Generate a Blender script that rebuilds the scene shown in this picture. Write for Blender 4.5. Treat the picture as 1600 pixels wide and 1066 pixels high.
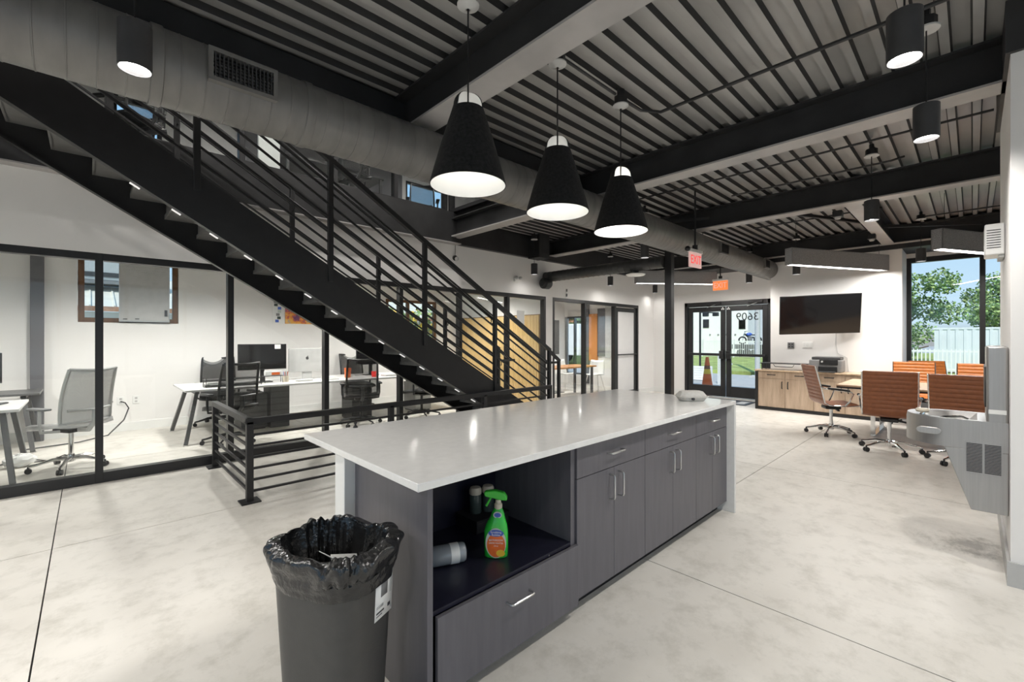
import bpy, bmesh, math, random
from mathutils import Vector, Matrix, Euler
S = bpy.context.scene
C = S.collection
for o in list(bpy.data.objects):
    bpy.data.objects.remove(o)

# ------------------------------------------------------------------ camera
cam_d = bpy.data.cameras.new('camera')
cam_d.sensor_fit = 'HORIZONTAL'; cam_d.sensor_width = 36.0
cam_d.lens = 690.0 / 1600.0 * 36.0
cam_d.shift_y = -4.5 / 1600.0
cam_d.clip_start = 0.05; cam_d.clip_end = 400
cam = bpy.data.objects.new('camera', cam_d); C.objects.link(cam)
cam.location = (0, 0, 1.425)
cam.rotation_euler = (math.pi / 2, 0, -math.atan2(690, 720))
S.camera = cam

# ------------------------------------------------------------------ sky, sun, exposure
w = bpy.data.worlds.new('world'); S.world = w; w.use_nodes = True
wn = w.node_tree.nodes; wl = w.node_tree.links; wn.clear()
wo = wn.new('ShaderNodeOutputWorld'); wb = wn.new('ShaderNodeBackground')
tc = wn.new('ShaderNodeTexCoord'); sx = wn.new('ShaderNodeSeparateXYZ'); wl.new(tc.outputs['Generated'], sx.inputs[0])
wr = wn.new('ShaderNodeValToRGB'); e = wr.color_ramp.elements; e.new(.5); e.new(.7)
for k, (q, c) in enumerate(((0.0, (.40,.42,.44)), (.03, (.62,.80,.95)), (.30, (.36,.62,.92)), (1.0, (.20,.42,.80)))): e[k].position = q; e[k].color = (*c, 1)
wl.new(sx.outputs[2], wr.inputs[0]); wl.new(wr.outputs[0], wb.inputs[0]); wb.inputs[1].default_value = 0.78
wl.new(wb.outputs[0], wo.inputs[0])
sd = bpy.data.lights.new('sun', 'SUN'); sd.energy = 3.0; sd.angle = math.radians(0.8); sd.color = (1, .96, .9)
so = bpy.data.objects.new('sun', sd); C.objects.link(so)
so.location = (-20, -20, 40); so.rotation_euler = Vector((0.70, 0.33, -0.85)).to_track_quat('-Z', 'Y').to_euler()
S.view_settings.view_transform = 'Standard'
S.view_settings.look = 'None'
S.view_settings.exposure = 0.55
S.view_settings.gamma = 1.0
S.view_settings.use_curve_mapping = False
PEND_W = 50.0      # ceiling spot pendants
CONE_W = 9.0      # bell pendants over the island
OFFICE_W = 125.0    # pendants of the rooms behind glass

# ------------------------------------------------------------------ helpers
ROOT = {}
PI = math.pi
def R(d): return math.radians(d)

class MB:
    def __init__(s): s.v = []; s.f = []
    def add(s, vs, fs):
        n = len(s.v); s.v += [tuple(p) for p in vs]; s.f += [tuple(i + n for i in f) for f in fs]; return s
    def box(s, x0, x1, y0, y1, z0, z1):
        return s.add([(x0,y0,z0),(x1,y0,z0),(x1,y1,z0),(x0,y1,z0),(x0,y0,z1),(x1,y0,z1),(x1,y1,z1),(x0,y1,z1)],
                     [(0,3,2,1),(4,5,6,7),(0,1,5,4),(1,2,6,5),(2,3,7,6),(3,0,4,7)])
    def obox(s, c, size, M):
        a, b_, d = (q / 2 for q in size); c = Vector(c); vs = []
        for z in (-d, d):
            for x, y in ((-a,-b_),(a,-b_),(a,b_),(-a,b_)): vs.append(c + M @ Vector((x, y, z)))
        return s.add(vs, [(0,3,2,1),(4,5,6,7),(0,1,5,4),(1,2,6,5),(2,3,7,6),(3,0,4,7)])
    def bar(s, p, q, wy, wz, up=(0,0,1)):
        p = Vector(p); q = Vector(q); d = (q - p).normalized(); u = Vector(up)
        sd_ = u.cross(d)
        if sd_.length < 1e-5: sd_ = Vector((0,1,0)).cross(d)
        sd_.normalize(); u = d.cross(sd_)
        vs = [e + sd_ * a * wy / 2 + u * b_ * wz / 2 for e in (p, q) for a, b_ in ((-1,-1),(1,-1),(1,1),(-1,1))]
        return s.add(vs, [(0,3,2,1),(4,5,6,7),(0,1,5,4),(1,2,6,5),(2,3,7,6),(3,0,4,7)])
    def cyl(s, p, q, r0, r1=None, n=16, caps=True):
        r1 = r0 if r1 is None else r1; p = Vector(p); q = Vector(q); d = (q - p).normalized()
        a = d.orthogonal().normalized(); b_ = d.cross(a); vs = []
        for e, r in ((p, r0), (q, r1)):
            for i in range(n):
                t = 2 * PI * i / n; vs.append(e + a * math.cos(t) * r + b_ * math.sin(t) * r)
        fs = [(i, (i+1) % n, n + (i+1) % n, n + i) for i in range(n)]
        if caps: fs += [tuple(range(n-1, -1, -1)), tuple(range(n, 2*n))]
        return s.add(vs, fs)
    def tube(s, pts, r, n=8, rs=None):
        pts = [Vector(p) for p in pts]; m = len(pts); vs = []; a = None
        for i, p in enumerate(pts):
            d = ((pts[min(i+1, m-1)] - pts[max(i-1, 0)])).normalized()
            if a is None: a = d.orthogonal().normalized()
            else:
                a = a - d * a.dot(d)
                a = a.normalized() if a.length > 1e-6 else d.orthogonal().normalized()
            b_ = d.cross(a); rr = rs[i] if rs else r
            for k in range(n):
                t = 2 * PI * k / n; vs.append(p + a * math.cos(t) * rr + b_ * math.sin(t) * rr)
        fs = []
        for i in range(m - 1):
            for k in range(n):
                fs.append((i*n + k, i*n + (k+1) % n, (i+1)*n + (k+1) % n, (i+1)*n + k))
        fs += [tuple(range(n-1, -1, -1)), tuple(range((m-1)*n, m*n))]
        return s.add(vs, fs)
    def lathe(s, prof, n=32, c=(0,0,0), caps=True, ax='z'):
        vs = []; m = len(prof)
        for r, z in prof:
            for k in range(n):
                t = 2 * PI * k / n; x, y = r * math.cos(t), r * math.sin(t)
                p = (x, y, z) if ax == 'z' else ((z, x, y) if ax == 'x' else (y, z, x))
                vs.append((p[0] + c[0], p[1] + c[1], p[2] + c[2]))
        fs = [(i*n + k, i*n + (k+1) % n, (i+1)*n + (k+1) % n, (i+1)*n + k) for i in range(m-1) for k in range(n)]
        if caps: fs += [tuple(range(n-1, -1, -1)), tuple(range((m-1)*n, m*n))]
        return s.add(vs, fs)
    def prism(s, poly, a, b_, ax='y'):
        n = len(poly)
        f = {'y': lambda p, t: (p[0], t, p[1]), 'x': lambda p, t: (t, p[0], p[1]), 'z': lambda p, t: (p[0], p[1], t)}[ax]
        vs = [f(p, a) for p in poly] + [f(p, b_) for p in poly]
        return s.add(vs, [tuple(range(n)), tuple(range(2*n-1, n-1, -1))] + [(i, n+i, n+(i+1) % n, (i+1) % n) for i in range(n)])
    def grid(s, fn, nu, nv, closed_u=False):
        vs = [fn(i / (nu if closed_u else nu - 1), j / (nv - 1)) for j in range(nv) for i in range(nu)]
        fs = []
        for j in range(nv - 1):
            for i in range(nu if closed_u else nu - 1):
                fs.append((j*nu + i, j*nu + (i+1) % nu, (j+1)*nu + (i+1) % nu, (j+1)*nu + i))
        return s.add(vs, fs)
    def ball(s, c, r, n=12, m=8, sc=(1,1,1)):
        prof = []
        def fn(u, v):
            t = 2*PI*u; p = PI*v
            return (c[0] + r*sc[0]*math.sin(p)*math.cos(t), c[1] + r*sc[1]*math.sin(p)*math.sin(t), c[2] - r*sc[2]*math.cos(p))
        return s.grid(fn, n, m + 1, True)
    def mesh(s, name):
        me = bpy.data.meshes.new(name); me.from_pydata(s.v, [], s.f); me.validate()
        bm = bmesh.new(); bm.from_mesh(me)
        bmesh.ops.remove_doubles(bm, verts=bm.verts, dist=1e-6)
        bmesh.ops.recalc_face_normals(bm, faces=bm.faces)
        bm.to_mesh(me); bm.free(); return me
    def build(s, name, m, parent=None, bevel=0.0, smooth=35, seg=2, world=False, kind=None, solid=0):
        if world and parent is not None:
            o = ROOT.get(parent.name, Vector((0,0,0))); s.v = [(p[0]-o[0], p[1]-o[1], p[2]-o[2]) for p in s.v]
        me = s.mesh(name); me.materials.append(M[m] if isinstance(m, str) else m)
        if smooth:
            for p in me.polygons: p.use_smooth = True
            me.set_sharp_from_angle(angle=R(smooth))
        ob = bpy.data.objects.new(name, me); C.objects.link(ob)
        if parent is not None:
            ob.parent = parent; ROOT[ob.name] = ROOT.get(parent.name, Vector((0,0,0)))
        if solid:
            md = ob.modifiers.new('solid', 'SOLIDIFY'); md.thickness = solid; md.offset = 0
        if bevel:
            md = ob.modifiers.new('bevel', 'BEVEL'); md.width = bevel; md.segments = seg; md.limit_method = 'ANGLE'; md.angle_limit = R(40)
        if kind: ob['kind'] = kind
        return ob

def tag(o, label, cat, group=None):
    o['label'] = label; o['category'] = cat
    if group: o['group'] = group
    return o
def thing(name, label, cat, loc=(0,0,0), rz=0.0, group=None):
    o = bpy.data.objects.new(name, None); C.objects.link(o); o.empty_display_size = 0.1
    o.location = loc; o.rotation_euler = (0, 0, rz); ROOT[o.name] = Vector(loc)
    return tag(o, label, cat, group)
def struct(name, loc=(0,0,0)):
    o = bpy.data.objects.new(name, None); C.objects.link(o); o.location = loc; o['kind'] = 'structure'; ROOT[o.name] = Vector(loc)
    return o
def copy_tree(o, parent=None):
    c = o.copy(); C.objects.link(c)
    if parent is not None: c.parent = parent
    for ch in list(o.children): copy_tree(ch, c)
    return c
def clone(o, loc, rz=None, label=None):
    c = copy_tree(o); c.location = loc
    if rz is not None: c.rotation_euler = (0, 0, rz)
    if label: c['label'] = label
    return c
def dup(o, loc, parent):
    c = o.copy(); C.objects.link(c); c.parent = parent; c.location = loc; return c
def box(name, m, b, parent=None, bevel=0.0, kind=None):
    return MB().box(*b).build(name, m, parent, bevel, world=True, kind=kind)
def text(name, body, size, m, parent, loc, rot, depth=0.001, align='CENTER', font_sx=1.0):
    cu = bpy.data.curves.new(name, 'FONT'); cu.body = body; cu.size = size; cu.extrude = depth
    cu.align_x = align; cu.align_y = 'CENTER'
    t = bpy.data.objects.new(name, cu); C.objects.link(t)
    bpy.context.view_layer.update()
    me = bpy.data.meshes.new_from_object(t.evaluated_get(bpy.context.evaluated_depsgraph_get()))
    bpy.data.objects.remove(t); bpy.data.curves.remove(cu)
    me.materials.clear(); me.materials.append(M[m])
    ob = bpy.data.objects.new(name, me); C.objects.link(ob); ob.location = loc; ob.rotation_euler = rot; ob.scale = (font_sx, 1, 1)
    if parent is not None: ob.parent = parent
    return ob
def lamp(kind, loc, energy, parent=None, size=0.05, cone=140, blend=0.6, color=(1, .965, .92), rot=(0,0,0), sy=None):
    d = bpy.data.lights.new('lamp_light', kind); d.energy = energy; d.color = color
    if kind == 'SPOT': d.spot_size = R(cone); d.spot_blend = blend; d.shadow_soft_size = size
    elif kind == 'AREA': d.shape = 'RECTANGLE'; d.size = size; d.size_y = sy or size
    else: d.shadow_soft_size = size
    o = bpy.data.objects.new('lamp_light', d); C.objects.link(o); o.location = loc; o.rotation_euler = rot
    if parent is not None: o.parent = parent
    return o

# ------------------------------------------------------------------ materials
M = {}
def nodes(name):
    m = bpy.data.materials.new(name); m.use_nodes = True; nt = m.node_tree
    return m, nt, nt.nodes['Principled BSDF'], nt.nodes.new, nt.links.new
def pos(new, link, scale=(1,1,1)):
    g = new('ShaderNodeNewGeometry'); mp = new('ShaderNodeMapping'); mp.inputs['Scale'].default_value = scale
    link(g.outputs['Position'], mp.inputs['Vector']); return mp.outputs[0]
def obc(new, link, scale=(1,1,1)):
    g = new('ShaderNodeTexCoord'); mp = new('ShaderNodeMapping'); mp.inputs['Scale'].default_value = scale
    link(g.outputs['Object'], mp.inputs['Vector']); return mp.outputs[0]
def ramp(new, link, src, stops):
    r = new('ShaderNodeValToRGB'); e = r.color_ramp.elements
    while len(e) < len(stops): e.new(0.5)
    for k, (p, c) in enumerate(stops): e[k].position = p; e[k].color = (*c, 1) if len(c) == 3 else c
    link(src, r.inputs[0]); return r.outputs[0]
def noise(new, link, vec, scale, detail=4, rough=.55):
    n = new('ShaderNodeTexNoise'); n.inputs['Scale'].default_value = scale; n.inputs['Detail'].default_value = detail
    n.inputs['Roughness'].default_value = rough; link(vec, n.inputs['Vector']); return n.outputs['Fac']
def bump(new, link, h, p, strength, dist=.01):
    b_ = new('ShaderNodeBump'); b_.inputs['Strength'].default_value = strength; b_.inputs['Distance'].default_value = dist
    link(h, b_.inputs['Height']); link(b_.outputs[0], p.inputs['Normal'])
def mat(name, col, rough=.5, metal=0.0, var=.06, scale=6, bmp=0.0, stretch=(1,1,1), spec=.5, coat=0.0, emit=0.0, ecol=None, sheen=0.0, bscale=None):
    m, nt, p, new, link = nodes(name)
    v = obc(new, link, stretch)
    f = noise(new, link, v, scale)
    lo = tuple(max(0, c * (1 - var)) for c in col); hi = tuple(min(1, c * (1 + var)) for c in col)
    link(ramp(new, link, f, [(.3, lo), (.7, hi)]), p.inputs['Base Color'])
    p.inputs['Roughness'].default_value = rough; p.inputs['Metallic'].default_value = metal
    p.inputs['Specular IOR Level'].default_value = spec; p.inputs['Coat Weight'].default_value = coat
    if sheen: p.inputs['Sheen Weight'].default_value = sheen
    if emit:
        p.inputs['Emission Color'].default_value = (*(ecol or col), 1); p.inputs['Emission Strength'].default_value = emit
    if bmp: bump(new, link, noise(new, link, v, bscale or scale * 6, 3), p, bmp)
    M[name] = m; return m
def concrete():
    m, nt, p, new, link = nodes('polished_concrete')
    v = pos(new, link)
    a = noise(new, link, v, .9, 6, .6); b_ = noise(new, link, v, 5.5, 8, .72); c_ = noise(new, link, pos(new, link, (1, .55, 1)), 38, 4, .7)
    ca = ramp(new, link, a, [(.25, (.58,.55,.495)), (.5, (.69,.66,.605)), (.75, (.75,.72,.665))])
    cb = ramp(new, link, b_, [(.3, (.74,.735,.71)), (.52, (1,1,1)), (.8, (1.0,.99,.97))])
    cc = ramp(new, link, c_, [(.24, (.72,.71,.69)), (.36, (1,1,1))])
    mx = new('ShaderNodeMix'); mx.data_type = 'RGBA'; mx.blend_type = 'MULTIPLY'; mx.inputs[0].default_value = .8
    link(ca, mx.inputs[6]); link(cb, mx.inputs[7])
    my = new('ShaderNodeMix'); my.data_type = 'RGBA'; my.blend_type = 'MULTIPLY'; my.inputs[0].default_value = .55
    link(mx.outputs[2], my.inputs[6]); link(cc, my.inputs[7])
    # dark dried water stain below the drinking fountain
    g = new('ShaderNodeNewGeometry'); sp = new('ShaderNodeVectorMath'); sp.operation = 'DISTANCE'
    sp.inputs[1].default_value = (4.35, .02, 0); link(g.outputs['Position'], sp.inputs[0])
    ns = noise(new, link, pos(new, link, (1, 1.6, 1)), 5.5, 6, .7)
    ma = new('ShaderNodeMath'); ma.operation = 'MULTIPLY_ADD'; link(ns, ma.inputs[0]); ma.inputs[1].default_value = .9
    link(sp.outputs['Value'], ma.inputs[2])
    st = ramp(new, link, ma.outputs[0], [(.5, (.42,.41,.39)), (.56, (.62,.61,.59)), (.66, (.88,.88,.87)), (.74, (1,1,1))])
    mz = new('ShaderNodeMix'); mz.data_type = 'RGBA'; mz.blend_type = 'MULTIPLY'; mz.inputs[0].default_value = .9
    link(my.outputs[2], mz.inputs[6]); link(st, mz.inputs[7])
    link(mz.outputs[2], p.inputs['Base Color'])
    link(ramp(new, link, b_, [(.3, (.5,.5,.5)), (.7, (.34,.34,.34))]), p.inputs['Roughness'])
    p.inputs['Specular IOR Level'].default_value = .35
    bump(new, link, c_, p, .06)
    M['concrete'] = m
concrete()
def glassmat(name, tint=(.97,.985,.98), refl=.09, rough=0.0):
    m = bpy.data.materials.new(name); m.use_nodes = True; nt = m.node_tree; new = nt.nodes.new; link = nt.links.new
    nt.nodes.clear(); out = new('ShaderNodeOutputMaterial'); t = new('ShaderNodeBsdfTransparent'); g = new('ShaderNodeBsdfGlossy')
    g.inputs['Roughness'].default_value = rough; t.inputs[0].default_value = (*tint, 1)
    lw = new('ShaderNodeLayerWeight'); lw.inputs[0].default_value = .25
    mr = new('ShaderNodeMapRange'); mr.inputs[3].default_value = refl * .5; mr.inputs[4].default_value = min(1, refl * 5)
    nz = new('ShaderNodeTexNoise'); nz.inputs['Scale'].default_value = 1.5
    bp = new('ShaderNodeBump'); bp.inputs['Strength'].default_value = .004; link(nz.outputs[0], bp.inputs['Height']); link(bp.outputs[0], g.inputs['Normal'])
    mx = new('ShaderNodeMixShader'); link(lw.outputs['Fresnel'], mr.inputs[0]); link(mr.outputs[0], mx.inputs[0]); link(t.outputs[0], mx.inputs[1]); link(g.outputs[0], mx.inputs[2]); link(mx.outputs[0], out.inputs[0])
    M[name] = m
glassmat('glass', refl=.035); glassmat('window_glass', (.96,.98,.98), .05)
def wood(name, c1, c2, sc=(14, 14, 1.2), rough=.5):
    m, nt, p, new, link = nodes(name); v = obc(new, link, sc)
    f = noise(new, link, v, 1.6, 8, .65)
    link(ramp(new, link, f, [(.3, c1), (.5, tuple((a+b_)/2 for a, b_ in zip(c1, c2))), (.7, c2)]), p.inputs['Base Color'])
    p.inputs['Roughness'].default_value = rough; bump(new, link, f, p, .12, .004); M[name] = m
wood('oak_front', (.36,.25,.165), (.68,.53,.40), (6,6,.7)); wood('oak_top', (.5,.36,.23), (.68,.51,.35), (3, 14, 14), .35)
wood('slat_wood', (.72,.48,.19), (.86,.64,.32), (20, 20, 1)); wood('slat_back', (.20,.12,.05), (.28,.18,.08)); wood('brown_frame', (.10,.045,.018), (.19,.09,.035), (14,14,2))
wood('orange_top', (.55,.22,.05), (.75,.34,.1), (3,14,14), .3)
mat('wall_paint', (.85,.835,.815), .75, var=.012, scale=2, bmp=.02, bscale=120, spec=.25)
mat('white_satin', (.82,.82,.80), .4, var=.015)
mat('white_plastic', (.85,.85,.83), .35, var=.02)
mat('tread_lit_steel', (.17,.168,.165), .4, var=.15, scale=9)  # black stair steel lightened: light from the floor put into the colour
mat('black_steel', (.017,.017,.018), .42, var=.15, scale=9, bmp=.015, spec=.4)
mat('frame_black', (.02,.02,.021), .38, var=.1, spec=.45)
mat('beam_black', (.03,.03,.031), .5, var=.25, scale=3, bmp=.03, spec=.4)
mat('flange_lit_grey', (.40,.385,.375), .45, var=.12, scale=3, spec=.5)  # bottom flanges lighter than the beams: floor bounce put into their colour
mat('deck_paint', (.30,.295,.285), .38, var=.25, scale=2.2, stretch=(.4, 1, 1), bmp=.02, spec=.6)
mat('deck_shade_side', (.03,.03,.03), .5, var=.2, scale=4)  # same deck sheet, darkened: shade on the flute sides put into the colour
mat('duct_grey', (.175,.17,.162), .42, metal=.2, var=.16, scale=3, stretch=(3, 1, 1), bmp=.03)
mat('duct_dark', (.05,.05,.05), .5, var=.2, scale=3)
mat('void_black', (.006,.006,.007), .7, var=.1)
mat('felt_black', (.02,.02,.02), .95, var=.35, scale=60, bmp=.25, bscale=300, spec=.1, sheen=.05)
mat('felt_grey', (.32,.32,.325), .95, var=.35, scale=90, bmp=.3, bscale=320, spec=.1)
mat('lamp_lens', (1,.97,.93), .4, var=0, emit=14, ecol=(1,.97,.93))
mat('bulb_glow', (1,.97,.93), .4, var=0, emit=2.0, ecol=(1,.97,.93))
mat('led_strip', (1,.99,.96), .4, var=0, emit=6, ecol=(1,.98,.95))
mat('step_led', (1,.99,.96), .4, var=0, emit=.4, ecol=(1,.98,.95))
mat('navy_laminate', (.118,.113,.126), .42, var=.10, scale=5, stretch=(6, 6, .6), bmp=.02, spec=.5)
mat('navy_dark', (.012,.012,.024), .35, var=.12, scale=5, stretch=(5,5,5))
mat('quartz', (.85,.84,.815), .12, var=.035, scale=26, spec=.55, coat=.15)
mat('quartz_edge', (.78,.775,.755), .2, var=.03, scale=30)
mat('steel', (.62,.62,.61), .28, 1.0, var=.06, scale=4)
mat('chrome', (.8,.8,.8), .09, 1.0, var=.02)
mat('brushed_steel', (.44,.43,.42), .38, .8, var=.05, scale=3, stretch=(40, 40, 1), bmp=.02)
mat('steel_shade', (.42,.41,.41), .4, .6, var=.05, scale=3)
mat('bag_black', (.014,.014,.014), .2, var=.3, scale=20, bmp=.55, bscale=38, spec=.7)
mat('bin_grey', (.055,.053,.050), .38, var=.08, scale=20, bmp=.06, bscale=200)
mat('black_plastic', (.016,.016,.017), .4, var=.15, scale=20)
mat('dark_plastic', (.05,.05,.052), .42, var=.12, scale=14)
mat('grey_plastic', (.22,.22,.22), .45, var=.08, scale=14)
mat('light_grey', (.50,.50,.49), .45, var=.06, scale=10)
mat('mesh_grey', (.33,.33,.325), .8, var=.4, scale=180)
mat('black_mesh', (.02,.02,.021), .85, var=.6, scale=200)
mat('tan_leather', (.26,.086,.032), .36, var=.14, scale=22, bmp=.10, bscale=140)
mat('orange_leather', (.52,.165,.035), .34, var=.14, scale=22, bmp=.10, bscale=140)
mat('screen_black', (.008,.008,.009), .08, var=.1, spec=.5)
mat('desk_white', (.70,.695,.68), .4, var=.03)
mat('leg_grey', (.10,.10,.10), .4, var=.1)
mat('paper', (.82,.82,.80), .8, var=.03)
mat('foam_box', (.60,.585,.55), .85, var=.06, scale=60, bmp=.1, bscale=200)
mat('spray_green', (.025,.50,.045), .2, var=.05, coat=.5)
mat('spray_trigger', (.06,.58,.05), .35, var=.04)
mat('cream_plastic', (.62,.55,.44), .4, var=.04)
mat('label_orange', (.80,.16,.03), .35, var=.12, scale=40)
mat('label_blue', (.05,.12,.5), .35, var=.05)
mat('label_silver', (.55,.62,.55), .3, var=.05)
mat('label_yellow', (.85,.55,.05), .35, var=.1)
mat('clear_bottle', (.30,.32,.34), .12, var=.06, coat=.6)
mat('dark_bottle', (.05,.07,.065), .25, var=.1)
mat('exit_red', (.75,.03,.03), .4, var=.02, emit=.7, ecol=(.9,.05,.04))
mat('exit_white', (.85,.62,.6), .4, var=.02, emit=.25, ecol=(1,.6,.55))
mat('exit_orange', (.9,.25,.08), .4, var=.03, emit=.5, ecol=(1,.25,.06))
mat('cone_orange', (.75,.14,.03), .6, var=.08)
mat('cone_base', (.20,.07,.035), .7, var=.1)
mat('asphalt', (.40,.395,.385), .9, var=.08, scale=2, bmp=.05)
mat('grass', (.30,.36,.10), .95, var=.4, scale=1.4, bmp=.3)
mat('leaf_a', (.20,.32,.10), .6, var=.5, scale=.8); mat('leaf_b', (.35,.45,.16), .6, var=.4, scale=.8); mat('leaf_c', (.12,.20,.08), .6, var=.4, scale=.8)
mat('bark', (.10,.07,.05), .9, var=.3, scale=5, bmp=.4)
mat('white_siding', (.85,.83,.80), .7, var=.04, scale=2)
mat('cream_roof', (.70,.66,.56), .6, var=.08, scale=2)
mat('rust', (.45,.22,.12), .8, var=.3, scale=6)
mat('container_white', (.66,.70,.71), .6, var=.07, scale=1)
mat('fence_white', (.78,.78,.76), .6, var=.05)
mat('dark_green', (.03,.05,.03), .8, var=.3)
mat('orange_wall', (.68,.29,.09), .7, var=.05, scale=2)
mat('grey_panel', (.15,.15,.16), .7, var=.08, scale=2)
mat('frosted', (.72,.71,.70), .5, var=.02)
mat('poster_mix', (.4,.4,.4), .5)
def meshmat(name, col, hole):
    m, nt, p, new, link = nodes(name); v = obc(new, link)
    w1 = new('ShaderNodeTexChecker'); w1.inputs['Scale'].default_value = 260; link(v, w1.inputs['Vector'])
    p.inputs['Base Color'].default_value = (*col, 1); p.inputs['Roughness'].default_value = .8
    t = new('ShaderNodeBsdfTransparent'); mx = new('ShaderNodeMixShader'); mr = new('ShaderNodeMapRange'); mr.inputs[3].default_value = hole*.7; mr.inputs[4].default_value = min(1, hole*1.3)
    link(w1.outputs['Fac'], mr.inputs[0]); link(mr.outputs[0], mx.inputs[0]); link(p.outputs[0], mx.inputs[1]); link(t.outputs[0], mx.inputs[2])
    link(mx.outputs[0], nt.nodes['Material Output'].inputs[0]); M[name] = m
meshmat('mesh_grey', (.58,.58,.57), .38); meshmat('black_mesh', (.03,.03,.031), .56)
def poster():
    m, nt, p, new, link = nodes('poster'); v = obc(new, link, (1, 1, 1))
    f = noise(new, link, v, 5, 5, .7)
    link(ramp(new, link, f, [(.30, (.03,.05,.12)), (.42, (.25,.08,.2)), (.5, (.75,.2,.05)), (.58, (.85,.5,.1)), (.68, (.15,.25,.5)), (.8, (.75,.8,.85))]), p.inputs['Base Color'])
    p.inputs['Roughness'].default_value = .3; M['poster'] = m
poster()
# ------------------------------------------------------------------ floor: saw-cut slabs
floor = struct('floor')
XJ = [-3.6, -2.95, -.18, 2.59, 5.42, 8.2, 10.95]; YJ = [-4.0, -1.15, 1.6, 4.3, 7.0, 9.05]
for i in range(len(XJ) - 1):
    for j in range(len(YJ) - 1):
        g = .0035
        MB().box(XJ[i]+g, XJ[i+1]-g, YJ[j]+g, YJ[j+1]-g, -.08, 0).build('slab', 'concrete', floor, smooth=0)
MB().box(-3.6, 10.95, -4, 9.05, -.2, -.012).build('joint_bed', 'void_black', floor, smooth=0)

# ------------------------------------------------------------------ walls
def wallbox(name, boxes, m='wall_paint'):
    o = MB()
    for b in boxes: o.box(*b)
    o = o.build(name, m, smooth=0); o['kind'] = 'structure'; return o
wallbox('wall_left', [(-3.8,-3.6,-4,-3.4,-.2,3.4),(-3.8,-3.6,-3.4,3.4,-.2,.4),(-3.8,-3.6,-3.4,3.4,2.9,3.4),(-3.8,-3.6,3.4,9.2,-.2,6.3)])
wallbox('wall_back', [(-3.8,-3.2,-4.2,-4,-.2,3.4),(-3.2,3.4,-4.2,-4,-.2,.4),(-3.2,3.4,-4.2,-4,2.9,3.4),(3.4,11.1,-4.2,-4,-.2,3.4)])
wallbox('wall_right', [(3.83,5.2,-4,-.15,0,3.06)])
wallbox('wall_partition', [(-3.6,10.95,5.93,6.05,2.26,2.98),(6.63,6.83,5.93,6.05,0,2.26),(10.18,10.95,5.93,6.05,0,2.26)])
wallbox('wall_divider', [(6.7,6.83,6.05,9.0,0,2.98)])
wallbox('wall_rear', [(-3.6,-.12,9,9.2,0,3.4),(-.12,1.06,9,9.2,0,1.66),(-.12,1.06,9,9.2,2.72,3.4),(1.06,4.75,9,9.2,0,3.4),
                      (4.75,6.1,9,9.2,0,1.2),(4.75,6.1,9,9.2,2.3,3.4),(6.1,10.95,9,9.2,0,3.4)])
wallbox('wall_entry', [(10.95,11.15,5.08,8.26,0,3.4),(10.95,11.15,8.26,9.0,2.1,3.4),(10.95,11.15,8.26,9.0,0,.3),(10.95,11.15,9,9.2,0,3.4),
                       (10.95,11.15,3.1,5.08,2.31,3.4),(10.95,11.15,.845,3.1,0,3.4),(10.95,11.15,-3.2,.845,2.9,3.4),(10.95,11.15,-3.2,.845,0,.25),(10.95,11.15,-4.2,-3.2,0,3.4)])
wallbox('wall_media', [(10.2,10.95,.85,2.9,0,2.98)])
wallbox('wall_upper', [(-3.6,-.3,9,9.2,3.4,6.3),(-.3,.25,9,9.2,3.4,6.3),(.25,.85,9,9.2,3.4,4.4),(.25,.85,9,9.2,5.12,6.3),(.85,5.25,9,9.2,3.4,6.3),(5.25,6.35,9,9.2,3.4,4.5),(5.25,6.35,9,9.2,5.05,6.3),(6.35,8,9,9.2,3.4,6.3),
                       (7.9,8,4.1,9,3.46,6.3),(-3.6,8,4.0,4.1,3.46,6.3)])
# baseboards
bb = struct('baseboard_rear'); box('board', 'white_satin', (-3.6,6.7,8.985,9.0,0,.13), bb)
bb = struct('baseboard_right'); box('board', 'light_grey', (3.815,3.829,-4,-.136,0,.14), bb); box('board', 'light_grey', (3.83,5.2,-.149,-.136,0,.14), bb)
bb = struct('baseboard_entry'); box('board', 'white_satin', (10.935,10.95,5.1,5.93,0,.12), bb); box('board', 'white_satin', (10.18,10.95,5.915,5.93,0,.12), bb)

# ------------------------------------------------------------------ ceiling: ribbed deck on I beams
ceil = struct('ceiling')
def deck(x0, x1, y0, y1, zb=3.36, d=.044, pitch=.152):
    flat, side = MB(), MB(); y = y0
    while y < y1 - .01:
        w1, s_, w2 = .048, .010, .084
        a = [y, y+w1, y+w1+s_, y+w1+s_+w2, y+pitch]; a = [min(q, y1) for q in a]
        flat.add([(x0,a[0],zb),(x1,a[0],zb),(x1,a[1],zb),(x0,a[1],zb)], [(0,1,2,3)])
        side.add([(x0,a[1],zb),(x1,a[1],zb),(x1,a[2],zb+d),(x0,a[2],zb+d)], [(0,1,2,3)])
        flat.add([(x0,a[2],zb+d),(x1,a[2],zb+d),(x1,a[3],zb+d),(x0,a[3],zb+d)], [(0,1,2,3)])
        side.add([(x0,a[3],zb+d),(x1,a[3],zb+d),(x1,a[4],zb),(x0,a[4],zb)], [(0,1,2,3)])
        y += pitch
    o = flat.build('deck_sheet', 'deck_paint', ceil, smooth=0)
    side.build('deck_flute', 'deck_shade_side', o, smooth=0)
BX = [-3.0, -.57, 1.875, 4.31, 6.72, 10.12]
xs = [-3.6] + BX + [10.95]
for i in range(len(xs) - 1):
    deck(xs[i], xs[i+1], -4, 4.1 if xs[i+1] < 4.4 else 5.95)
box('slab_over', 'void_black', (-3.6,10.95,-4,4.1,3.416,3.46), ceil)
box('slab_over', 'void_black', (4.31,10.95,4.1,5.95,3.416,3.46), ceil)
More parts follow.
